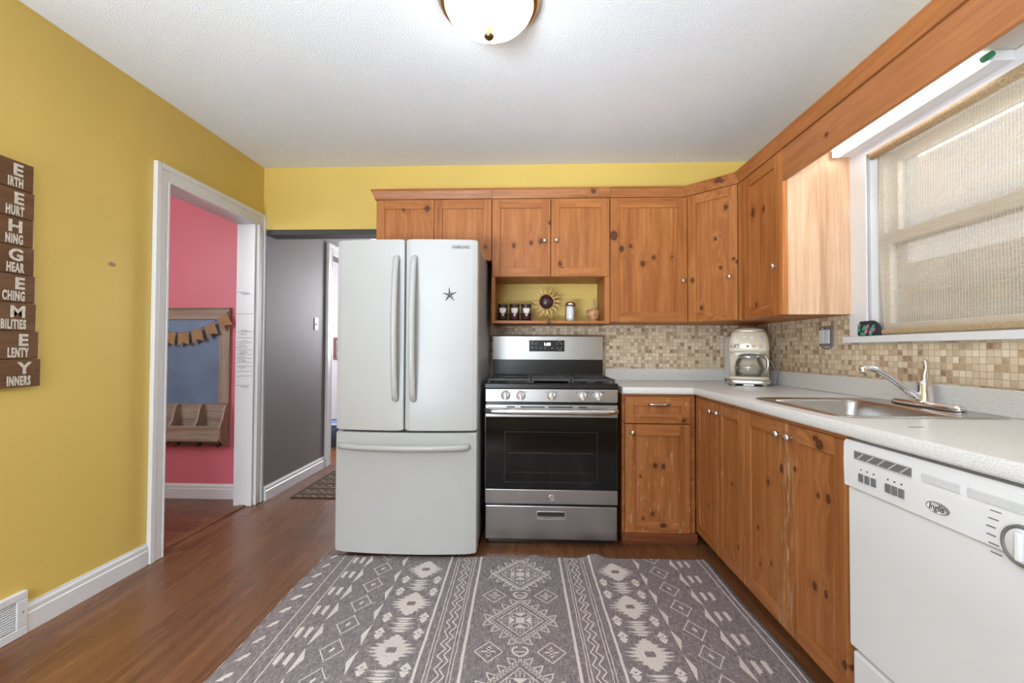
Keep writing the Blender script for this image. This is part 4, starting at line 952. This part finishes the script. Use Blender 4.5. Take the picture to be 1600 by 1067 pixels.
ou = thing('wall_switch', 'double grey switch with bare box edge on the tile backsplash', 'switch', (1.56, -.83, 1.2))
b = MB(); b.box(1.552, 1.5625, -.880, -.778, 1.152, 1.256, .002); b.build('metal_box', M['grey_plastic'], ou)
for ya in (-.8265, -.868):
    b = MB(); b.box(1.543, 1.5518, ya, ya + .038, 1.166, 1.240, .003); b.build('rocker', plain('grey_rocker', (.60, .63, .67), .4), ou)
b = MB()
for ya in (-.845, -.805):
    for z in (1.158, 1.248): b.lathe([(.004, 0), (.004, .003), (0, .004)], (1.5518, ya, z), (-1, 0, 0), 10)
b.build('screw', M['chrome'], ou)
b = MB(); b.tube([(1.556, -.878, 1.151), (1.553, -.86, 1.140), (1.553, -.82, 1.138), (1.556, -.79, 1.151)], .003, 6, smooth_n=2); b.build('wire_loop', M['grey_plastic'], ou)
hs = thing('light_switch', 'white light switch on the grey hall wall', 'switch', (XG, .79, 1.356))
b = MB(); b.box(XG + .0005, XG + .006, .758, .822, 1.30, 1.414, .002); b.build('switch_plate', M['white'], hs)
b = MB(); b.box(XG + .0062, XG + .014, .783, .797, 1.342, 1.366, .002); b.build('toggle', M['white'], hs)

# ------------------------------------------------------------------ ceiling light
cl = thing('ceiling_light', 'brass flush ceiling light with frosted glass bowl', 'ceiling light', (-.165, -1.575, HC))
L0 = (-.165, -1.575, 0)
b = MB(); b.lathe([(0, HC - .0005), (.196, HC - .0005), (.200, HC - .006), (.196, HC - .014), (.188, HC - .018), (.190, HC - .026), (.183, HC - .034), (.172, HC - .038), (.168, HC - .036)], L0, (0, 0, 1), 64); b.build('brass_rim', M['brass'], cl)
b = MB(); b.lathe([(.170, HC - .030), (.169, HC - .040), (.160, HC - .060), (.140, HC - .083), (.110, HC - .103), (.070, HC - .118), (.030, HC - .125), (0, HC - .126)], L0, (0, 0, 1), 64)
tb = NT('frosted_bowl'); tb.set((.85, .84, .80), .25)
tb.link(tb.ramp(tb.noise(tb.pos(), 6, 2), [(.3, (1.0, .97, .90)), (.65, (1.0, .995, .98))]), tb.b.inputs['Emission Color']); tb.b.inputs['Emission Strength'].default_value = 7.0
b.build('glass_bowl', tb.m, cl)
b = MB(); b.lathe([(0, HC - .1262), (.016, HC - .1265), (.018, HC - .131), (.011, HC - .137), (.0185, HC - .143), (.0195, HC - .152), (.014, HC - .160), (0, HC - .162)], L0, (0, 0, 1), 24); b.build('finial', M['dark_brass'], cl)

# ------------------------------------------------------------------ floor register, wooden sign
fv = thing('floor_register', 'white metal air register at the foot of the yellow wall', 'vent', (XL, -1.78, 0))
b = MB(); x0 = XL + .0005
for q in ((-2.008, -1.561, .001, .036), (-2.008, -1.561, .142, .172), (-2.008, -1.972, .036, .142), (-1.600, -1.561, .036, .142)): b.box(x0, x0 + .020, q[0], q[1], q[2], q[3], .003)
b.box(x0, x0 + .004, -1.972, -1.600, .036, .142); b.build('frame', M['white'], fv)
b = MB()
for k in range(11):
    z = .041 + k * .0093; b.prism([(x0 + .004, -1.971, z + .006), (x0 + .016, -1.971, z), (x0 + .018, -1.971, z + .002), (x0 + .006, -1.971, z + .008)], (0, .370, 0))
b.build('louvre', M['white'], fv)
b = MB(); b.lathe([(.004, 0), (.003, .002), (0, .0025)], (x0 + .020, -1.578, .095), (1, 0, 0), 12); b.build('screw', M['grey_plastic'], fv)

sg = thing('plank_sign', 'dark stained plank sign with cream words on the yellow wall', 'sign', (XL, -1.75, 1.4))
words = [('E', 'IRTH'), ('E', 'HURT'), ('H', 'NING'), ('G', 'HEAR'), ('E', 'CHING'), ('M', 'BILITIES'), ('E', 'LENTY'), ('Y', 'INNERS')]
ends = [-1.577, -1.572, -1.573, -1.568, -1.562, -1.556, -1.545, -1.535]
for k, ((big, small), ye) in enumerate(zip(words, ends)):
    zt = 1.846 - k * .1092; b = MB(); b.box(XL + .006, XL + .020, -2.02, ye, zt - .1075, zt, .0025)
    pl = b.build('plank', M['sign_wood'], sg)
    b = MB()
    b.text(big, .062, (XL + .0206, ye - .038, zt - .0555), (0, 1, 0), (0, 0, 1), .0005, .0020, align='RIGHT', sx=1.15)
    b.text(small, .049, (XL + .0206, ye - .037, zt - .1000), (0, 1, 0), (0, 0, 1), .0005, .0020, align='RIGHT', sx=.44, space=1.17)
    b.build('lettering', M['sign_paint'], pl)
b = MB(); b.box(XL + .0008, XL + .0058, -1.95, -1.92, .985, 1.83); b.box(XL + .0008, XL + .0058, -1.66, -1.63, .985, 1.83); b.build('back_batten', M['sign_wood'], sg)

# ------------------------------------------------------------------ chalkboard organiser and bunting in the next room
PY = .0445
cb = thing('chalkboard_organizer', 'weathered wooden wall organizer with blue chalkboard and cubbies', 'wall organizer', (-2.6, PY, .39))
xl, xr = -3.05, -2.262
b = MB(); b.box(xl, xr - .0001, PY - .022, PY - .0005, 1.345, 1.424, .003); b.box(xl, xr, PY - .030, PY - .0005, 1.4245, 1.436, .002); fr_ = b.build('top_rail', M['grey_wood'], cb)
for x0, x1 in ((xr - .080, xr), (xl, xl + .08)):
    b = MB(); b.box(x0, x1, PY - .022, PY - .0005, .715, 1.3448, .003); b.build('side_rail', M['grey_wood_z'], cb)
b = MB(); b.box(xl + .0805, xr - .0805, PY - .012, PY - .0005, .715, 1.3448); b.build('chalkboard', M['board'], cb)
b = MB(); b.box(xl + .016, xr - .016, PY - .012, PY - .0005, .395, .7145); b.build('back_board', M['grey_wood'], cb)
for k, x in enumerate((xl, xl + .198, xl + .393, xl + .583, xr - .0155)):
    b = MB(); D = .110; pr = [(PY - .0125, .712), (PY - .030, .712), (PY - .048, .700), (PY - .060, .670), (PY - .080, .600), (PY - D + .004, .560)]
    if x in (xl, xr - .0155): pr = [(PY - .0005, .712)] + pr + [(PY - D, .545), (PY - D, .47), (PY - D + .02, .44), (PY - .03, .400), (PY - .0005, .392)]
    else: pr = pr + [(PY - D + .014, .452), (PY - .0125, .452)]
    b.prism([(x, y, z) for y, z in pr], (.0155, 0, 0)); b.build('divider', M['grey_wood_z'], cb)
b = MB(); b.box(xl + .016, xr - .016, PY - .110, PY - .097, .448, .560, .002); b.build('front_board', M['grey_wood'], cb)
b = MB(); b.box(xl + .016, xr - .016, PY - .0965, PY - .0125, .440, .4515); b.build('bottom_board', M['grey_wood'], cb)
for x in (-2.985, -2.815, -2.645, -2.480, -2.325):
    b = MB(); b.box(x - .010, x + .010, PY - .0175, PY - .0123, .402, .434, .002); b.tube([(x, PY - .017, .424), (x, PY - .040, .426), (x, PY - .048, .436)], .004, 8, smooth_n=1); b.tube([(x, PY - .017, .408), (x, PY - .034, .396), (x, PY - .050, .398), (x, PY - .055, .412)], .004, 8, smooth_n=2)
    b.build('hook', M['iron'], cb)
bu = thing('bunting_garland', 'burlap swallowtail bunting strung across the chalkboard organizer', 'garland', (-2.6, PY - .04, 1.40))
def sag(x): u = (x + 2.655) / .39; return 1.245 + .155 * u * u
b = MB(); b.tube([(-3.045 + k * .0395, PY - .034, sag(-3.045 + k * .0395)) for k in range(21)], .0022, 6); b.tube([(-2.268, PY - .034, sag(-2.268)), (-2.268, PY - .030, 1.404)], .002, 6); b.build('cord', M['ink'], bu)
for k in range(8):
    x = -3.0 + k * .0985; z = sag(x); sl = 2 * .155 * ((x + 2.655) / .39) / .39; a = math.atan(sl) * .9
    b = MB(); w, h = .042, .098; n = 6; V = []
    pts = [(-w, 0), (w, 0), (w * 1.06, -h), (0, -h * .76), (-w * 1.06, -h)]
    yy = lambda u, v: PY - .040 - .012 * (1 - abs(u) / w) * (-v / h) - .010 * (-v / h)
    P = [(x + u * math.cos(a) - v * math.sin(a), yy(u, v), z + u * math.sin(a) + v * math.cos(a)) for u, v in pts]
    T = (x, PY - .040, z); 
    f0 = [b.bm.verts.new(p) for p in P]; t0 = b.bm.verts.new(T)
    b.bm.faces.new((f0[0], t0, f0[3], f0[4])); b.bm.faces.new((t0, f0[1], f0[2], f0[3]))
    r = bmesh.ops.solidify(b.bm, geom=b.bm.faces[:], thickness=.0012)
    b.build('flag', M['burlap'], bu)

# ------------------------------------------------------------------ hall mat and what shows past the hall door
hm = MB(); hm.box(-1.815, -1.16, .085, .86, .0008, .008, .002, 0); rr = random.Random(9)
for k in range(11):
    y = .115 + k * .068
    for j in range(11):
        x = -1.785 + j * .058; s_ = 1 if k % 2 else -1
        hm.prism([(x, y, .0082), (x + .05, y + s_ * .022, .0082), (x + .05, y + s_ * .022 + .022, .0082), (x, y + .022, .0082)], (0, 0, .0006), 1 + (j + k) % 2)
tag(hm.build('hall_mat', [plain('dark_brown_mat', (.055, .034, .018), .9), plain('tan_mat', (.28, .19, .10), .9), plain('ochre_mat', (.20, .12, .055), .9)]), 'brown and tan patterned mat on the hall floor', 'mat')
bi = thing('floor_bin', 'blue bin on the floor beyond the hall doorway', 'bin', (-2.30, 2.0, 0))
b = MB(); b.loft([(.001, -2.33, 2.0, .16, .14, 5), (.26, -2.33, 2.0, .18, .16, 5), (.27, -2.33, 2.0, .185, .165, 5), (.262, -2.33, 2.0, .17, .15, 5), (.02, -2.33, 2.0, .15, .13, 5)], 32); b.build('tub', plain('blue_bin', (.10, .19, .36), .6), bi)
b = MB(); b.loft([(.252, -2.33, 2.0, .188, .168, 5), (.272, -2.33, 2.0, .190, .170, 5), (.274, -2.33, 2.0, .172, .152, 5)], 32, cap=False); b.build('rim', plain('pale_blue_rim', (.35, .42, .55), .5), bi)
pf = thing('framed_picture', 'small dark red framed picture beyond the hall doorway', 'picture', (-2.6, 2.97, 1.1))
b = MB()
for q in ((-2.78, -2.5, 1.26, 1.29), (-2.78, -2.5, .98, 1.01), (-2.78, -2.75, 1.01, 1.26), (-2.53, -2.5, 1.01, 1.26)): b.box(q[0], q[1], 2.975, 2.998, q[2], q[3], .003)
b.build('frame', plain('dark_red_frame', (.14, .035, .03), .5), pf)
b = MB(); b.box(-2.75, -2.53, 2.985, 2.998, 1.01, 1.26); b.build('print', plain('muted_print', (.20, .16, .18), .6, var=.5, vs=14), pf)

# ------------------------------------------------------------------ patterned area rug
RA = math.radians(1.3); ROX, ROY = -.08, -.815; RC = .026
def bump_z(s, t):
    z = .016 * math.exp(-((s - .10) / .035) ** 2) + .026 * math.exp(-((s - .425) / .045) ** 2) + .007 * math.exp(-((s + .10) / .05) ** 2)
    return z * math.exp(-(t / .07) ** 2)
def rp(s, t, dz=0.0):
    wob = .004 * math.sin(t * 9 + 1) if abs(s) > .98 else 0.0
    x = ROX + (s + wob) * math.cos(RA) + t * math.sin(RA); y = ROY + s * math.sin(RA) - t * math.cos(RA)
    return Vector((x, y, .0065 + bump_z(s, t) + dz))
rug = MB(); S0, S1, T1 = -1.035, 1.022, 2.35
ss = [S0 + (S1 - S0) * i / 84 for i in range(85)]; ts = [0, .01, .02, .03, .045, .06, .08, .1, .13, .17] + [.22 + k * .0825 for k in range(26)]; ts[-1] = T1
V = [[rug.bm.verts.new(rp(s, t)) for s in ss] for t in ts]
Vb = [[rug.bm.verts.new(rp(s, t) * 1.0 - Vector((0, 0, .0055))) for s in ss] for t in ts]
for j in range(len(ts) - 1):
    for i in range(84):
        f = rug.bm.faces.new((V[j][i], V[j][i + 1], V[j + 1][i + 1], V[j + 1][i])); f.smooth = True
        rug.bm.faces.new((Vb[j][i], Vb[j + 1][i], Vb[j + 1][i + 1], Vb[j][i + 1]))
for j in range(len(ts) - 1):
    rug.bm.faces.new((V[j][0], V[j + 1][0], Vb[j + 1][0], Vb[j][0])); rug.bm.faces.new((V[j][84], Vb[j][84], Vb[j + 1][84], V[j + 1][84]))
for i in range(84):
    rug.bm.faces.new((V[0][i], Vb[0][i], Vb[0][i + 1], V[0][i + 1])); rug.bm.faces.new((V[-1][i], V[-1][i + 1], Vb[-1][i + 1], Vb[-1][i]))
rr = random.Random(21)
def shape(pts, slot=1, dz=.0007):
    if max(p[1] for p in pts) > T1 or min(p[1] for p in pts) < .002: 
        pts = [(s, min(max(t, .002), T1)) for s, t in pts]
        if max(p[1] for p in pts) - min(p[1] for p in pts) < 1e-4: return
    try: rug.bm.faces.new([rug.bm.verts.new(rp(s, t, dz)) for s, t in pts]).material_index = slot
    except ValueError: pass
def line(pts, w=.004, slot=1, dz=.0007):
    for (s0, t0), (s1, t1) in zip(pts, pts[1:]):
        d = math.hypot(s1 - s0, t1 - t0)
        if d < 1e-6: continue
        nx, ny = -(t1 - t0) / d * w / 2, (s1 - s0) / d * w / 2
        shape([(s0 + nx, t0 + ny), (s1 + nx, t1 + ny), (s1 - nx, t1 - ny), (s0 - nx, t0 - ny)], slot, dz)
def ring(pts, w=.004): line(pts + pts[:1], w)
def long_line(s, w, t0=0.002, wav=.0):
    tt = [t0, .015, .03, .05, .08, .12] + [.16 + k * .06 for k in range(37)]
    line([(s + rr.uniform(-wav, wav), min(t, T1)) for t in tt], w)
for sg_ in (-1, 1):
    o = lambda a: RC + sg_ * a
    long_line(o(.209), .011, wav=.001); long_line(o(.366), .010, wav=.001)
    for a in (.237, .249, .319, .332): long_line(o(a), .0032, wav=.0018)
    for a, ph in ((.270, 0), (.291, .02)):
        pts = []
        for k in range(68):
            t = .005 + k * .0345; pts.append((o(a + (.011 if k % 2 else -.011) + rr.uniform(-.003, .003)), t + rr.uniform(-.006, .006)))
        line(pts, .005)
    # medallion column
    for m in range(8):
        tc = .153 + .3105 * m
        for r in range(-8, 9):
            u = r / 8.5; hw = .102 * max(.14, 1 - abs(u) ** 1.35) * (1.0 if r % 2 else .70); t = tc + r * .0105
            if abs(r) > 5: hw *= 1.15
            for s_ in (-1, 1):
                inner = .020 * math.sqrt(max(0, 1 - (r / 2.2) ** 2)) if abs(r) < 2 else 0
                c0 = o(.48)
                P = [(c0 + s_ * inner, t - .0062), (c0 + s_ * hw * .55, t - .0064), (c0 + s_ * hw, t - .003), (c0 + s_ * hw * .72, t + .0015), (c0 + s_ * hw * .9, t + .0048), (c0 + s_ * hw * .4, t + .0052), (c0 + s_ * inner, t + .0045)]
                shape(P)
        for dt, hw in ((.113, .050), (.1305, .034), (.1475, .058), (.163, .030), (.1795, .058), (.197, .034)):
            c0 = o(.48); t = tc + dt
            shape([(c0 - hw, t - .003), (c0 - hw * .3, t - .007), (c0 + hw * .3, t - .007), (c0 + hw, t - .003), (c0 + hw * .35, t + .002), (c0 + hw * .7, t + .006), (c0 - hw * .7, t + .006), (c0 - hw * .35, t + .002)])
        for dt in (.105, .213):
            for a in (.402, .556):
                c0, t = o(a), tc + dt
                shape([(c0, t - .040), (c0 + .023, t - .006), (c0 + .013, t - .004), (c0 + .010, t + .004), (c0 - .010, t + .004), (c0 - .013, t - .004), (c0 - .023, t - .006)])
                shape([(c0 - .019, t + .006), (c0 + .019, t + .006), (c0 + .004, t + .034), (c0 - .004, t + .034)])
                shape([(c0 - .008, t - .012), (c0 + .008, t - .012), (c0, t - .004)], 0, .001)
    # chain of slim triangles, tilted squares, big triangles and bars
    for m in range(-1, 15):
        t = .139 + .1555 * m
        shape([(o(.600), t + .015), (o(.623), t + .083), (o(.602), t + .148)])
        q = .153 + .1568 * m
        R_ = [(o(.657), q - .004), (o(.696), q - .062), (o(.744), q + .002), (o(.704), q + .062)]
        ring(R_, .0045)
        for p in R_: shape([(p[0] - .006, p[1]), (p[0], p[1] - .006), (p[0] + .006, p[1]), (p[0], p[1] + .006)])
        shape([(o(.691), q - .006), (o(.697), q - .018), (o(.709), q + .002), (o(.703), q + .015)])
        u = .144 + .154 * m
        shape([(o(.803), u + .010), (o(.806), u + .151), (o(.796), u + .125), (o(.780), u + .072)])
        for a in (.829, .866):
            v = u + .03; shape([(o(a), v + .088), (o(a + .004), v + .074), (o(a + .016), v + .070), (o(a + .0165), v + .010), (o(a + .010), v + .012), (o(a + .008), v + .004), (o(a - .002), v + .014)])
    if sg_ > 0: long_line(o(.945), .0055, wav=.001); long_line(o(.972), .0055, wav=.001)
    else:
        long_line(o(.892), .0045, wav=.001); long_line(o(.946), .0045, wav=.001)
        for m in range(24):
            t = .03 + m * .100; c0 = o(1.008)
            shape([(c0 - .018, t + .020), (c0 - .004, t - .012), (c0 + .012, t - .028), (c0 + .020, t - .022), (c0 + .016, t - .004), (c0 + .006, t + .004), (c0 + .006, t + .014)])
            shape([(S0 + .001, t + .01), (S0 + .005, t + .04), (S0 + .002, t + .075)])
# central diamonds
for m in range(7):
    tc = .190 + .3855 * m; D = lambda r, a, c=tc: (RC + r * math.cos(a), c + r * 1.1 * math.sin(a))
    for r, w in ((.134, .006), (.094, .0045)): ring([(RC - r, tc), (RC, tc - r * 1.11), (RC + r, tc), (RC, tc + r * 1.11)], w)
    ring([(RC - .118, tc), (RC, tc - .131), (RC + .118, tc), (RC, tc + .131)], .0025)
    for qx, qy in ((1, 1), (1, -1), (-1, 1), (-1, -1)):
        for k in range(12):
            f = (k + .5) / 12; s_, t_ = .126 * (1 - f), .140 * f; dx, dy = .007, .0078
            line([(RC + qx * (s_ - dx), tc + qy * (t_ - dy)), (RC + qx * (s_ + dx), tc + qy * (t_ + dy))], .0042)
        for k in range(4):
            f = (k + .35) / 4; s_, t_ = .140 * (1 - f), .155 * f; dx, dy = .012 * qx, .013 * qy
            a = (RC + qx * (s_ + .012), tc + qy * (t_ - .012)); c_ = (RC + qx * (s_ - .012), tc + qy * (t_ + .013)); ap = (RC + qx * s_ + dx * 2.0, tc + qy * t_ + dy * 2.0)
            line([a, ap, c_, a], .005)
    h = .045; ring([(RC - h, tc - .052), (RC + h, tc - .052), (RC + h, tc + .052), (RC - h, tc + .052)], .0035)
    shape([(RC - .018, tc - .020), (RC + .018, tc - .020), (RC + .018, tc + .020), (RC - .018, tc + .020)])
    for qx, qy in ((1, 0), (-1, 0), (0, 1), (0, -1)):
        cx_, cy_ = RC + qx * .043, tc + qy * .050; ax, ay = qy * .024, qx * .027
        shape([(cx_ + ax, cy_ + ay), (cx_ - ax, cy_ - ay), (RC + qx * .022, tc + qy * .026)])
        for e in (-.014, 0, .014):
            p = (RC + qx * .05 + qy * e, tc + qy * .058 + qx * e); p2 = (RC + qx * .075 + qy * e, tc + qy * .084 + qx * e); line([p, p2], .003)
            shape([(p2[0] - .005, p2[1]), (p2[0], p2[1] - .005), (p2[0] + .005, p2[1]), (p2[0], p2[1] + .005)])
    for qx in (-1, 1):
        for qy in (-1, 1): line([(RC + qx * .018, tc + qy * .020), (RC + qx * .034, tc + qy * .026), (RC + qx * .034, tc + qy * .044)], .005)
    # curl between the diamonds and two small side diamonds
    tn = tc + .1925
    for qx in (-1, 1):
        line([(RC, tn + .030), (RC + qx * .020, tn + .018), (RC + qx * .030, tn - .002), (RC + qx * .024, tn - .020), (RC + qx * .008, tn - .022)], .009)
        line([(RC, tn + .004), (RC + qx * .018, tn + .004)], .006)
        c0 = RC + qx * .117; ring([(c0 - .053, tn + .005), (c0, tn - .052), (c0 + .053, tn + .005), (c0, tn + .064)], .0045)
        for e in (-.016, 0, .016):
            line([(c0 - .026 + abs(e), tn + .005 + e), (c0 + .026 - abs(e), tn + .005 + e)], .007)
        line([(c0, tn - .024), (c0, tn + .034)], .009)
tR = NT('rug_ground'); p = tR.pos()
st_ = tR.noise(tR.vec('MULTIPLY', p, (300, 26, 1)), 1.0, 4, .7); fi = tR.noise(tR.vec('MULTIPLY', p, (40, 300, 1)), 1.0, 3, .6); bl = tR.noise(p, 3.0, 4)
c_ = tR.ramp(tR.math('ADD', tR.math('MULTIPLY', st_, .6), tR.math('MULTIPLY', fi, .4)), [(.36, (.085, .068, .073)), (.5, (.185, .155, .162)), (.63, (.42, .375, .375))])
c_ = tR.mix(tR.maprange(bl, .45, .7, 0, .35), c_, (.19, .165, .17)); tR.bump(st_, .15, .002)
tR.set(c_, .95)
tP = NT('rug_pattern'); p = tP.pos(); w_ = tP.noise(tP.vec('MULTIPLY', p, (240, 120, 1)), 1.0, 4, .7); bl = tP.noise(p, 4.0, 4)
c_ = tP.ramp(w_, [(.30, (.30, .26, .255)), (.42, (.56, .50, .48)), (.6, (.68, .62, .59))]); c_ = tP.mix(tP.maprange(bl, .5, .8, 0, .3), c_, (.32, .28, .27)); tP.set(c_, .95)
bmesh.ops.remove_doubles(rug.bm, verts=[], dist=0)
tag(rug.build('area_rug', [tR.m, tP.m]), 'grey brown area rug with pale geometric pattern on the wood floor', 'rug')
